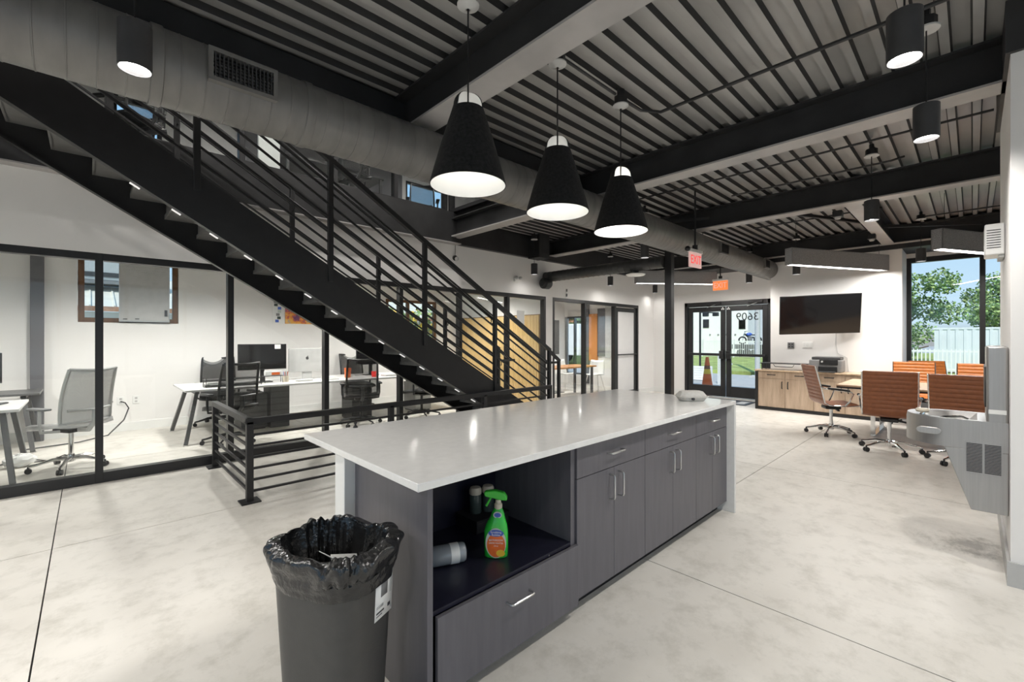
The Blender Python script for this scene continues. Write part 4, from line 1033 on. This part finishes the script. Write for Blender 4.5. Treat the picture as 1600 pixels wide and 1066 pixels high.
# pedestal drawers, computer tower
for k, (x, y, lab) in enumerate(((1.86,7.95,'dark drawer pedestal under the long desk by its grey leg panel'),(3.45,7.6,'dark computer tower under the long desk behind the mesh chair'),(4.75,7.7,'light drawer pedestal under the stair end of the desk'))):
    t = thing('drawer_pedestal' if k != 1 else 'computer_tower', lab, 'drawers' if k != 1 else 'computer', (x, y, 0))
    m_ = ['leg_grey','black_plastic','light_grey'][k]
    MB().box(-.18,.18,-.22,.22,.02,.56).build('case', m_, t, bevel=.006)
    for z in (.06,.23,.4): f_ = MB().box(-.17,.17,-.23,-.22,z,z+.15).build('drawer', m_, t, bevel=.003)
    for z in (.0,): MB().box(-.16,.16,-.2,.2,0,.02).build('plinth', 'black_plastic', t)
# rear wall things
t = thing('whiteboard', 'white magnetic board with faint writing leaning in the brown framed window', 'whiteboard', (.635, 8.96, 1.68))
MB().box(-.295,.295,-.012,.012,0,.87).build('surface', 'light_grey', t, bevel=.003)
fr = MB(); fr.box(-.305,-.293,-.018,.018,-.005,.88); fr.box(.293,.305,-.018,.018,-.005,.88); fr.box(-.293,.293,-.018,.018,.868,.88); fr.box(-.293,.293,-.018,.018,-.005,.006); fr.build('frame', 'steel', t, smooth=0)
for x, z, a, b in ((-.26,.03,.05,.012),(-.12,.035,.05,.012),(.24,.09,.035,.1)): MB().box(x,x+a,-.022,-.013,z,z+b).build('magnet', 'dark_plastic', t)
rnd = random.Random(11)
for r_ in range(2):
    x = -.25 if r_ == 0 else -.1
    while x < (.24 if r_ == 0 else .12):
        pts = [(x+.005*k, -.0135, .80-.03*r_+rnd.uniform(-.012,.012)) for k in range(4)]
        MB().tube(pts, .0012, 4).build('scribble', 'grey_plastic', t); x += .028
for k, (x0, x1, m_, lab) in enumerate(((2.47,2.66,'paper','pale photo collage sheet on the rear office wall'),(2.68,3.35,'poster','colourful abstract poster on the rear office wall'))):
    o = MB().box(x0, x1, 8.985, 8.998, 1.70, 2.3).build('wall_poster', m_, None, bevel=.001); tag(o, lab, 'poster')
rnd = random.Random(3)
col = bpy.data.objects['wall_poster']
for k in range(9):
    x = 2.48+rnd.uniform(0,.11); z = 1.72+.06*k
    MB().box(x, x+.06, 8.983, 8.985, z, z+.05).build('photo_print', ['label_blue','dark_bottle','grey_plastic','label_silver'][k % 4], col)
for k, x in enumerate((.35,.53)):
    t = thing('wall_outlet', ['white wall outlet with a plugged in cable', 'white wall outlet left free of plugs'][k], 'outlet', (x, 9.0, .47)); MB().box(-.04,.04,-.008,-.001,-.06,.06).build('plate', 'white_plastic', t, bevel=.002)
    for z in (-.025,.025): MB().box(-.015,.015,-.012,-.008,z-.014,z+.014).build('socket', 'light_grey', t)
tag(MB().tube([(.35,8.97,.46),(.40,8.93,.44),(.44,8.9,.36),(.38,8.8,.2),(.2,8.6,.03),(-.1,8.4,.012),(-.6,8.3,.012)], .009, 6).build('power_cable', 'black_plastic'), 'black power cable hanging from the wall outlet to the floor', 'cable')
tag(MB().box(-.58,-.45,8.9,8.998,0,3.29).build('wall_pier', 'grey_panel', None, bevel=.004), 'dark grey vertical pier on the rear wall behind the grey chair', 'column')
t = thing('floor_bag', 'crumpled pale bag with cables under the left desk', 'bag', (-.55, 7.3, .0))
rnd = random.Random(5); b_ = MB(); b_.ball((0,0,.07),.1,18,12,(1.3,.9,.7)); b_.v = [(x+rnd.uniform(-.012,.012), y+rnd.uniform(-.012,.012), max(0,z+rnd.uniform(-.012,.012))) for x, y, z in b_.v]; b_.build('sack', 'paper', t, smooth=30)
MB().tube([(.1,0,.03),(.2,.1,.01),(.1,.25,.01),(-.2,.2,.01)], .006, 6).build('cord', 'black_plastic', t)
for k, (x, y) in enumerate(((.0,7.5),(1.35,7.6),(2.9,7.2),(4.6,7.6),(-1.8,7.2),(5.8,7.2))):
    cyl_pendant(x, y, ['small office pendant in front of the brown framed window', 'small office pendant over the near end of the long desk', 'office pendant over the middle of the long desk', 'office pendant over the stair end of the long desk', 'office pendant over the left desks', 'added office pendant lighting the slat screen'][k], 'office pendants', canopy=False, zb_=2.42, h=.14, r=.05, power=OFFICE_W, zc=3.29)  # the last pendant is added to light the slat screen
# slatted oak screen on the divider wall
t = thing('slat_screen', 'golden oak screen of vertical slats on the office end wall', 'wall panel', (6.68, 7.5, 0))
MB().box(6.685, 6.699, 6.15, 8.98, .0, 1.92).build('backing', 'slat_back', t, world=True)
sl = None
for k in range(62):
    y = 6.17 + k*.0455
    if sl is None: sl = MB().box(-.03,.004,0,.03,.02,1.90).build('slat', 'slat_wood', t, smooth=0); sl.location = (0, y-7.5, 0)
    else: dup(sl, (0, y-7.5, 0), t)
tag(MB().box(5.85,6.05,5.968,5.971,1.68,1.95).build('glass_notice', 'paper', None), 'white paper notice taped on the glass in front of the slat screen', 'notice')
# meeting room contents
t = thing('bar_table', 'orange topped table in the glazed meeting room', 'table', (8.2, 6.95, 0))
MB().box(7.2, 9.3, 6.6, 7.3, .70, .735).build('tabletop', 'orange_top', t, bevel=.004, world=True)
for x in (7.3, 9.2):
    for y in (6.68, 7.22): MB().box(x-.025,x+.025,y-.025,y+.025,0,.7).build('leg', 'leg_grey', t, world=True)
def shell_chair(loc, rz, label):
    t = thing('shell_chair', label, 'chair', loc, rz, 'white moulded chairs')
    def f(u, v):
        a = 2*u-1; 
        if v < .5: s_ = v/.5; return (a*.22, .2-.38*s_, .45 - .03*s_ + .03*a*a)
        s_ = (v-.5)/.5; return (a*(.22-.03*s_*s_), -.18-.08*s_+.05*a*a, .42 + .40*s_ + .02*a*a)
    MB().grid(f, 9, 14).build('shell', 'white_plastic', t, solid=.012, smooth=70)
    for sx in (-1, 1):
        for sy in (-1, 1): MB().cyl((sx*.22,sy*.2,0),(sx*.14,sy*.1,.43),.012,n=8).build('leg', 'white_plastic', t)
    return t
sc = shell_chair((9.75,7.0,0), R(100), 'white moulded chair at the end of the orange table')
clone(sc, (9.4,7.75,0), R(170), 'white moulded chair behind the orange table'); clone(sc, (7.7,7.75,0), R(190), 'white moulded chair in the dark corner of the meeting room')
for k, (y0, y1, z0, z1, m_, lab) in enumerate(((7.72,8.02,.75,2.15,'orange_wall','orange painted wall panel in the meeting room'),(7.15,7.44,.85,2.6,'light_grey','grey tall wall panel nearest the frosted door'),(8.03,8.25,.05,2.6,'grey_panel','dark grey pilaster beside the meeting room window'),(7.45,7.71,.9,2.3,'grey_panel','dark grey picture panel right of the orange panel'))):
    o = MB().box(10.9, 10.945, y0, y1, z0, z1).build('wall_panel', m_, None, bevel=.003); tag(o, lab, 'wall panel', 'meeting room wall panels')
t = thing('room_display', 'dark display panel on a stand in the meeting room corner', 'display', (8.75, 7.6, 0)); MB().box(-.25,.25,-.02,.02,1.0,1.9).build('panel', 'screen_black', t, bevel=.004); MB().box(-.03,.03,-.03,.03,.02,1.0).build('pole', 'black_plastic', t); MB().box(-.25,.25,-.2,.2,0,.02).build('foot', 'black_plastic', t)
cyl_pendant(8.0, 7.4, 'added meeting room pendant over the orange table', 'added meeting room pendants', canopy=False, zb_=2.42, h=.14, r=.05, power=OFFICE_W, zc=3.29)  # this and the next lamp are added to light the meeting room
cyl_pendant(9.7, 7.4, 'added meeting room pendant near the frosted door', 'added meeting room pendants', canopy=False, zb_=2.42, h=.14, r=.05, power=OFFICE_W, zc=3.29)

# ------------------------------------------------------------------ upper floor behind the void
for k, (x, y, r_) in enumerate(((4.75,7.5,150),(.35,6.9,40),(2.95,6.8,10),(-.9,7.1,-30))):
    clone(bc, (x, y, 3.462), R(r_), ['black mesh task chair upstairs against the blue window', 'black mesh task chair upstairs behind the stair railing', 'black mesh task chair upstairs in the dark middle bay', 'black mesh task chair upstairs at the far left'][k])
tag(MB().box(1.55,1.8,6.25,6.3,3.462,4.6).build('white_pillar', 'white_satin', None, bevel=.003), 'narrow white panel standing upright on the upper floor', 'panel')
t = thing('upper_desk', 'dark desk standing upstairs behind the glass', 'desk', (2.9, 7.4, 3.462)); MB().box(-.8,.8,-.35,.35,.7,.73).build('desktop', 'leg_grey', t)
for x in (-.75,.75):
    for y in (-.3,.3): MB().box(x-.02,x+.02,y-.02,y+.02,0,.7).build('leg', 'leg_grey', t)
tag(MB().box(1.9,5.1,8.9,8.98,3.462,6.0).build('dark_wall_panel', 'grey_panel', None), 'wide dark wall panel upstairs between the windows', 'wall panel')
t = thing('status_light', 'small red and violet glowing device upstairs', 'device', (2.45, 6.2, 3.462)); MB().box(-.06,.06,-.03,.03,0,.2).build('case', 'black_plastic', t, bevel=.005); MB().box(-.05,.03,-.034,-.03,.12,.17).build('glow', 'exit_red', t)
cyl_pendant(2.0, 7.2, 'added unseen pendant lamp upstairs above the dark desk', 'added upper pendants', canopy=False, zb_=5.6, h=.14, r=.05, power=90, zc=6.2)  # unseen pair of lamps, added so the upper floor is lit
cyl_pendant(5.5, 7.4, 'added unseen pendant lamp upstairs near the small blue window', 'added upper pendants', canopy=False, zb_=5.6, h=.14, r=.05, power=90, zc=6.2)

for k, x in enumerate((-1.2, 1.1, 3.3)):
    cyl_pendant(x, 5.0, ['added unseen lamp high in the stair void over the landing', 'added unseen lamp high in the stair void over the middle steps', 'added unseen lamp high in the stair void over the lower steps'][k], 'added stair void pendants', canopy=False, zb_=5.3, h=.2, power=120, zc=6.2)  # lamps above the view, added to brighten stairs and wall
# ------------------------------------------------------------------ services
def conduit(pts, label, r=.011):
    o = MB().tube(pts, r, 8).build('conduit', 'beam_black'); tag(o, label, 'pipe', 'ceiling conduits')
conduit([(3.05,1.9,3.30),(3.3,1.9,3.31),(3.44,1.8,3.31),(3.44,-.12,3.31)], 'black conduit bending away from the island pendants beside the first deck bay', .013)
conduit([(2.3,1.9,3.3),(2.92,1.9,3.3)], 'short black conduit linking the two far island pendants')
conduit([(5.36,4.0,3.3),(5.36,-.12,3.3)], 'thin black conduit running beneath the deck between second and third beam')
conduit([(6.12,2.2,3.3),(6.12,.6,3.3),(6.2,.5,3.34)], 'short thin black conduit just before the third beam')
conduit([(9.2,.55,3.28),(9.2,-3,3.28)], 'thin black conduit above the felt light at the window')
conduit([(8.2,2.6,3.3),(8.2,.9,3.3)], 'thin black conduit above the felt light at the wall screen')
conduit([(2.0,.3,3.31),(2.0,3.6,3.31)], 'thin black conduit beside the first beam')
def exit_sign(loc, rz, label, faces, zt_, m_face, m_txt):
    t = thing('exit_sign', label, 'exit sign', loc, rz, 'exit signs')
    MB().box(-.15,.15,-.012,.012,0,.19).build('face', m_face, t, bevel=.004)
    MB().box(-.16,.16,-.025,.025,.19,.235).build('housing', 'white_plastic', t, bevel=.006)
    text('lettering', 'EXIT', .16, m_txt, t, (0,-.0135,.095), (PI/2,0,0), .001, font_sx=.82)
    MB().cyl((0,0,.235),(0,0,.29),.035,n=12).build('mount', 'black_plastic', t)
    MB().cyl((0,0,.29),(0,0,zt_-loc[2]),.012,n=8).build('stem', 'frame_black', t)
    return t
t = exit_sign((5.74,2.52,2.35), R(-4), 'red and white EXIT sign hanging on a long stem by the duct', 1, 3.36, 'exit_white', 'exit_red')
MB().ball((-.19,0,.225),.035,12,8).build('emergency_head', 'black_plastic', t)
exit_sign((9.45,3.62,2.42), R(-92), 'orange EXIT sign hanging in front of the entrance door', 1, 3.36, 'exit_orange', 'exit_white')
t = thing('security_camera', 'small round security camera on the white wall by the stairs', 'camera', (4.37, 5.93, 2.75)); MB().lathe([(.0,0),(.045,0),(.04,-.03),(.0,-.035)], 16, ax='y', caps=False).build('base', 'black_plastic', t); MB().ball((.0,-.06,-.02),.035,14,10).build('eye', 'light_grey', t)
MB().tube([(0,-.01,.03),(.005,-.015,.12),(0,-.012,.23)], .004, 6).build('cable', 'black_plastic', t)
t = thing('twin_spotlight', 'white twin head emergency light on the white wall', 'emergency light', (5.79, 5.93, 2.52)); MB().box(-.06,.06,-.04,-.001,-.04,.04).build('case', 'white_plastic', t, bevel=.01)
for x in (-.05,.06): MB().ball((x,-.06,.03),.032,12,8).build('lamp_head', 'light_grey', t)
for k, z in enumerate((2.43,2.33)):
    t = thing('wall_box', ['small dark box on the white wall, upper of a pair', 'small dark box on the white wall, lower of a pair'][k], 'wall box', (7.27, 5.93, z)); MB().box(-.015,.015,-.02,-.001,-.03,.03).build('case', 'grey_plastic', t, bevel=.003); MB().box(-.008,.008,-.024,-.02,-.02,.02).build('cover', 'dark_plastic', t)
t = thing('ceiling_speaker', 'white dish ceiling speaker hanging under the branch duct', 'speaker', (6.6, 3.9, 2.46)); MB().lathe([(.0,0),(.14,.01),(.16,.03),(.10,.05),(.0,.055)], 28, caps=False).build('dish', 'white_plastic', t, smooth=50); MB().cyl((0,0,.05),(0,0,.1),.05,n=14).build('driver', 'black_plastic', t); MB().cyl((0,0,.05),(0,0,.075),.02,n=6).build('rod', 'frame_black', t)
for k, (x, y) in enumerate(((6.95,1.2),(8.9,1.1))):
    t = thing('ceiling_sensor', ['small dark sensor box at the start of the short girder', 'small dark sensor box at the middle of the short girder'][k], 'sensor', (x, y, 2.95)); MB().box(-.06,.06,-.05,.05,.03,.105).build('case', 'black_plastic', t, bevel=.006); MB().lathe([(.0,.0),(.03,.005),(.035,.03)], 14, caps=False).build('lens', 'light_grey', t)

# ------------------------------------------------------------------ outdoors
gnd = MB().box(-80,120,-90,110,-.5,-.21).build('ground', 'asphalt', None, smooth=0); gnd['kind'] = 'structure'
o = MB().box(11.15,17.5,-20,20,-.21,-.02).build('sidewalk', 'asphalt', None, smooth=0); o['kind'] = 'structure'
def lawn(b, lab):
    o = MB().box(*b).build('lawn', 'grass', None, smooth=0); tag(o, lab, 'grass'); o['kind'] = 'stuff'
lawn((17.5,60,-40,5.2,-.21,-.06), 'mown green lawn beyond the tall window'); lawn((21,42,5.2,40,-.21,-.06), 'strip of green lawn beyond the entrance door'); lawn((-10,14,10.5,15,-.21,-.06), 'green lawn behind the rear office windows')
def leafy(name, label, loc, trunk_h, blobs, mats, seed, nleaf, size, cat='tree', group=None):
    rnd = random.Random(seed); t = thing(name, label, cat, loc, 0, group)
    if trunk_h:
        MB().tube([(0,0,.0),(0,0,.12),(.1,.05,trunk_h*.5),(0,.1,trunk_h)], .2, 8, rs=[.06*trunk_h,.06*trunk_h,.045*trunk_h,.035*trunk_h]).build('trunk', 'bark', t)
        for k in range(5):
            a = k*1.26; MB().tube([(0,.08,trunk_h*.8),(math.cos(a)*.8,math.sin(a)*.8,trunk_h*1.25),(math.cos(a)*1.7,math.sin(a)*1.7,trunk_h*1.7)], .08, 6, rs=[.1,.07,.03]).build('branch', 'bark', t)
    for gi, m_ in enumerate(mats):
        o = MB()
        for c, r in blobs:
            for _ in range(int(nleaf*r*r/len(mats))):
                d = Vector((rnd.gauss(0,1), rnd.gauss(0,1), rnd.gauss(0,1))).normalized(); q = Vector(c) + Vector((d.x*r, d.y*r, d.z*r*.75))*(rnd.uniform(.55,1.05))
                a = Vector((rnd.gauss(0,1), rnd.gauss(0,1), rnd.gauss(0,1))).normalized(); b = a.orthogonal().normalized()*size*rnd.uniform(.5,1); a = a*size*rnd.uniform(.6,1.2)
                o.v += [tuple(q-a), tuple(q+b), tuple(q+a), tuple(q-b)]; n = len(o.v); o.f.append((n-4,n-3,n-2,n-1))
        me = bpy.data.meshes.new('foliage'); me.from_pydata(o.v, [], o.f); me.materials.append(M[m_]); ob = bpy.data.objects.new('foliage', me); C.objects.link(ob); ob.parent = t; ob['kind'] = 'stuff'
def blobs(seed, n, R_, z0, z1, r0, r1):
    rnd = random.Random(seed); return [((rnd.uniform(-R_,R_), rnd.uniform(-R_,R_), rnd.uniform(z0,z1)), rnd.uniform(r0,r1)) for _ in range(n)]
LM = ('leaf_a','leaf_b','leaf_c')
leafy('oak_tree', 'broad green tree behind the white container', (38,3.6,-.06), 2.0, blobs(1,34,2.5,.9,5.7,.6,1.15), LM, 1, 420, .10, group='trees beyond the window')
leafy('oak_tree', 'darker green tree right of the broad tree, past the mullion', (45,-2.6,-.06), 2.3, blobs(2,34,2.6,.9,6.2,.6,1.2), LM, 2, 380, .11, group='trees beyond the window')
leafy('oak_tree', 'low dense bush under the broad tree by the fence', (33,3.3,-.04), .6, blobs(3,9,.9,.7,1.9,.4,.6), ('leaf_c','leaf_a'), 3, 700, .07, 'bush', 'trees beyond the window')
leafy('oak_tree', 'tall tree far behind filling the gaps', (54,-7,-.06), 2.6, blobs(4,26,3.6,1.4,7,.8,1.5), LM, 4, 240, .15, group='trees beyond the window')
leafy('oak_tree', 'tall tree beyond the grey lamp post at the entrance', (62,18.2,-.06), 2.6, blobs(5,16,2.0,1.8,7.5,.9,1.5), LM, 5, 260, .14, group='trees beyond the window')
leafy('shrub', 'bright shrub with long leaves outside the second office window', (6.9,11.4,-.06), .5, blobs(6,8,.7,.6,2.4,.3,.6), ('leaf_b','label_yellow','leaf_a'), 6, 900, .09, 'shrub')
leafy('oak_tree', 'tree outside the meeting room window', (26,19.5,-.06), 2.4, blobs(8,12,2.6,1.8,4.8,1.0,1.6), ('leaf_b','leaf_a','rust'), 8, 260, .18)
# container
t = thing('shipping_container', 'white ribbed storage container in front of the trees', 'container', (27.5, -1.3, -.06)); MB().box(-1.2,1.2,-3.0,2.45,.15,1.85).build('box', 'container_white', t)
MB().box(-1.23,1.23,-3.03,2.48,1.85,1.93).build('roof', 'container_white', t); MB().box(-1.23,-1.2,-3.03,2.48,.05,.15).build('bottom_rail', 'light_grey', t)
for k in range(22): MB().box(-1.225,-1.2,-2.95+k*.245,-2.85+k*.245,.15,1.85).build('rib', 'container_white', t, smooth=0)
def fence(p, q, label, n, h=1.05):
    t = thing('picket_fence', label, 'fence', p, math.atan2(q[1]-p[1], q[0]-p[0]), 'white picket fences'); L = math.hypot(q[0]-p[0], q[1]-p[1])
    for z in (.2, h-.12): MB().box(0,L,-.02,.02,z,z+.07).build('rail', 'fence_white', t)
    pk = None
    for k in range(n):
        x = L*(k+.5)/n
        if pk is None: pk = MB().box(-.02,.02,-.03,-.02,.03,h).build('picket', 'fence_white', t, smooth=0); pk.location = (x,0,0)
        else: dup(pk, (x,0,0), t)
    for k in range(int(L//2.4)+1): MB().box(k*2.4-.05,k*2.4+.05,-.05,.05,0,h+.08).build('post', 'fence_white', t)
fence((24.5,4.2,-.06), (24.5,-5,-.06), 'white picket fence on the lawn in front of the container', 75)
fence((36,17.6,-.06), (36,8.4,-.06), 'white picket fence beyond the entrance door', 70, 1.3)
# white building opposite the entrance
t = thing('white_building', 'plain white building across the street from the entrance', 'building', (42.2, 20, -.2)); MB().box(0,12,-6.2,22,0,11).build('wall', 'white_siding', t)
for (y, z) in ((-6.0,2.45),(-2.8,2.6)): MB().box(-.05,.0,y+.0,y+.55,z,z+.8).build('window', 'screen_black', t)
for k in range(5): MB().cyl((-.06,-5.9+k*.75,1.95),(0,-5.9+k*.75,1.95),.07,n=10).build('wall_bolt', 'grey_plastic', t)
MB().box(-.1,12.1,-6.3,22.1,11,11.3).build('roof', 'light_grey', t)
t = thing('lamp_post', 'dark lamp post with two flood heads outside the left door leaf', 'lamp post', (16,6.84,-.02)); MB().cyl((0,0,0),(0,0,2.4),.035,n=12).build('pole', 'frame_black', t)
for y in (-.2,-.55): MB().box(-.08,.08,y-.09,y+.09,2.22,2.36).build('flood_head', 'frame_black', t, bevel=.02)
MB().bar((0,.0,2.38),(0,-.6,2.34),.04,.04).build('arm', 'frame_black', t)
t = thing('utility_pole', 'grey street pole behind the right door leaf', 'pole', (20,6.17,-.21)); MB().cyl((0,0,0),(0,0,8),.10,n=16).build('shaft', 'light_grey', t); MB().box(-.25,.25,-.25,.25,0,.08).build('base_plate', 'light_grey', t)
t = thing('traffic_cone', 'orange traffic cone with a brown base outside the glass door', 'traffic cone', (12.83,5.28,-.02)); MB().box(-.2,.2,-.2,.2,0,.04).build('base', 'cone_base', t, bevel=.01)
MB().lathe([(.155,.04),(.125,.22)], 28, caps=False).build('lower_cone', 'cone_orange', t, smooth=60); MB().lathe([(.125,.22),(.102,.42)], 28, caps=False).build('body_cone', 'cone_orange', t, smooth=60)
MB().lathe([(.102,.42),(.085,.56)], 28, caps=False).build('collar', 'label_yellow', t, smooth=60); MB().lathe([(.085,.56),(.075,.66)], 28, caps=False).build('dark_band', 'cone_base', t, smooth=60); MB().lathe([(.075,.66),(.04,.9),(.0,.9)], 28, caps=False).build('tip', 'cone_orange', t, smooth=60)
t = thing('ramp_wall', 'low ramp wall of pale horizontal boards behind the traffic cone', 'ramp', (15.0,6.6,-.02))
for k in range(6): MB().box(0,.05,-.55,.9,.02+k*.08,.094+k*.08).build('plank', 'white_siding', t, bevel=.004)
for y in (-.5,.85): MB().box(.05,.13,y-.05,y+.05,0,.5).build('post', 'white_siding', t)
t = thing('ramp_railing', 'white slanted ramp railing outside the entrance', 'railing', (14.2,5.5,-.02)); 
for k in range(8): MB().bar((k*.14,.0,.0),(k*.14,-.0,.95-.05*k),.03,.03,(0,1,0)).build('baluster', 'fence_white', t)
MB().bar((-.1,0,.98),(1.1,0,.58),.05,.05).build('top_rail', 'fence_white', t)
t = thing('motorcycle', 'dark motorcycle parked high behind the picket fence', 'motorcycle', (38.2,12.3,.92), R(128))
for x in (-.55,.6): MB().grid(lambda u, v: (x+(.27+.06*math.cos(2*PI*v))*math.cos(2*PI*u), .06*math.sin(2*PI*v), .33+(.27+.06*math.cos(2*PI*v))*math.sin(2*PI*u)), 24, 9, True).build('wheel', 'black_plastic', t)
MB().tube([(-.5,0,.45),(-.2,0,.55),(.2,0,.6),(.45,0,.85)], .06, 8).build('frame', 'frame_black', t); MB().ball((.1,0,.8),.2,14,10,(1.2,.7,.7)).build('tank', 'label_blue', t); MB().box(-.55,-.05,-.12,.12,.72,.8).build('seat', 'black_plastic', t, bevel=.03)
MB().box(-.1,.2,-.12,.12,.3,.58).build('engine', 'grey_plastic', t, bevel=.03); MB().tube([(.6,0,.33),(.45,0,.9),(.4,0,1.05)], .03, 8).build('fork', 'steel', t); MB().tube([(.35,-.35,1.05),(.42,0,1.02),(.35,.35,1.05)], .02, 8).build('handlebar', 'frame_black', t)
t = thing('flatbed_trailer', 'low flatbed trailer carrying the motorcycle', 'trailer', (38.2,12.3,-.06)); MB().box(-.8,.8,-1.3,1.3,.62,.975).build('deck', 'frame_black', t)
for y in (-.5,.5):
    for x in (-.7,.7): MB().cyl((x-.1,y,.3),(x+.1,y,.3),.3,n=18).build('wheel', 'black_plastic', t)
t = thing('white_truck', 'white box truck parked outside the meeting room window', 'truck', (21,16.2,-.06)); MB().box(-1,1,-.8,2.6,.5,2.3).build('cargo_box', 'white_siding', t, bevel=.05); MB().box(-.95,.95,-2.2,-.82,.5,1.7).build('cab', 'white_siding', t, bevel=.12); MB().box(-.97,.97,-1.9,-1.1,1.1,1.55).build('window', 'screen_black', t)
for y in (-1.5,1.6):
    for x in (-.85,.85): MB().cyl((x-.12,y,.42),(x+.12,y,.42),.42,n=18).build('wheel', 'black_plastic', t)
# neighbour behind the rear office window
t = thing('metal_building', 'low neighbouring building with a cream metal roof and rusty eave', 'building', (2, 20, -.2))
MB().box(-14,14,0,12,0,2.5).build('wall', 'white_siding', t); MB().prism([(-.35,2.58),(-.35,2.66),(5.5,4.25),(5.5,4.15)], -14.2, 14.2, 'x').build('roof', 'cream_roof', t, smooth=0)
for k in range(46): MB().prism([(-.35,2.66),(-.35,2.70),(5.5,4.29),(5.5,4.25)], -14+k*.6, -13.95+k*.6, 'x').build('roof_seam', 'cream_roof', t, smooth=0)
MB().box(-14.2,14.2,-.42,-.35,2.5,2.66).build('eave_gutter', 'rust', t)
for k in range(14): MB().box(-13.9+k*2,-12.4+k*2,-.04,0,.3,2.2).build('wall_sheet', 'container_white', t)
t = thing('rooftop_unit', 'pale air conditioning unit on the cream metal roof', 'air conditioner', (1.0, 22.6, 3.42)); MB().box(-1.6,.75,-.5,.5,.12,1.0).build('case', 'light_grey', t, bevel=.04); MB().box(-1.65,.8,-.55,.55,0,.12).build('curb', 'grey_plastic', t); MB().box(-1.55,.7,-.52,-.5,.25,.42).build('grille', 'dark_plastic', t)
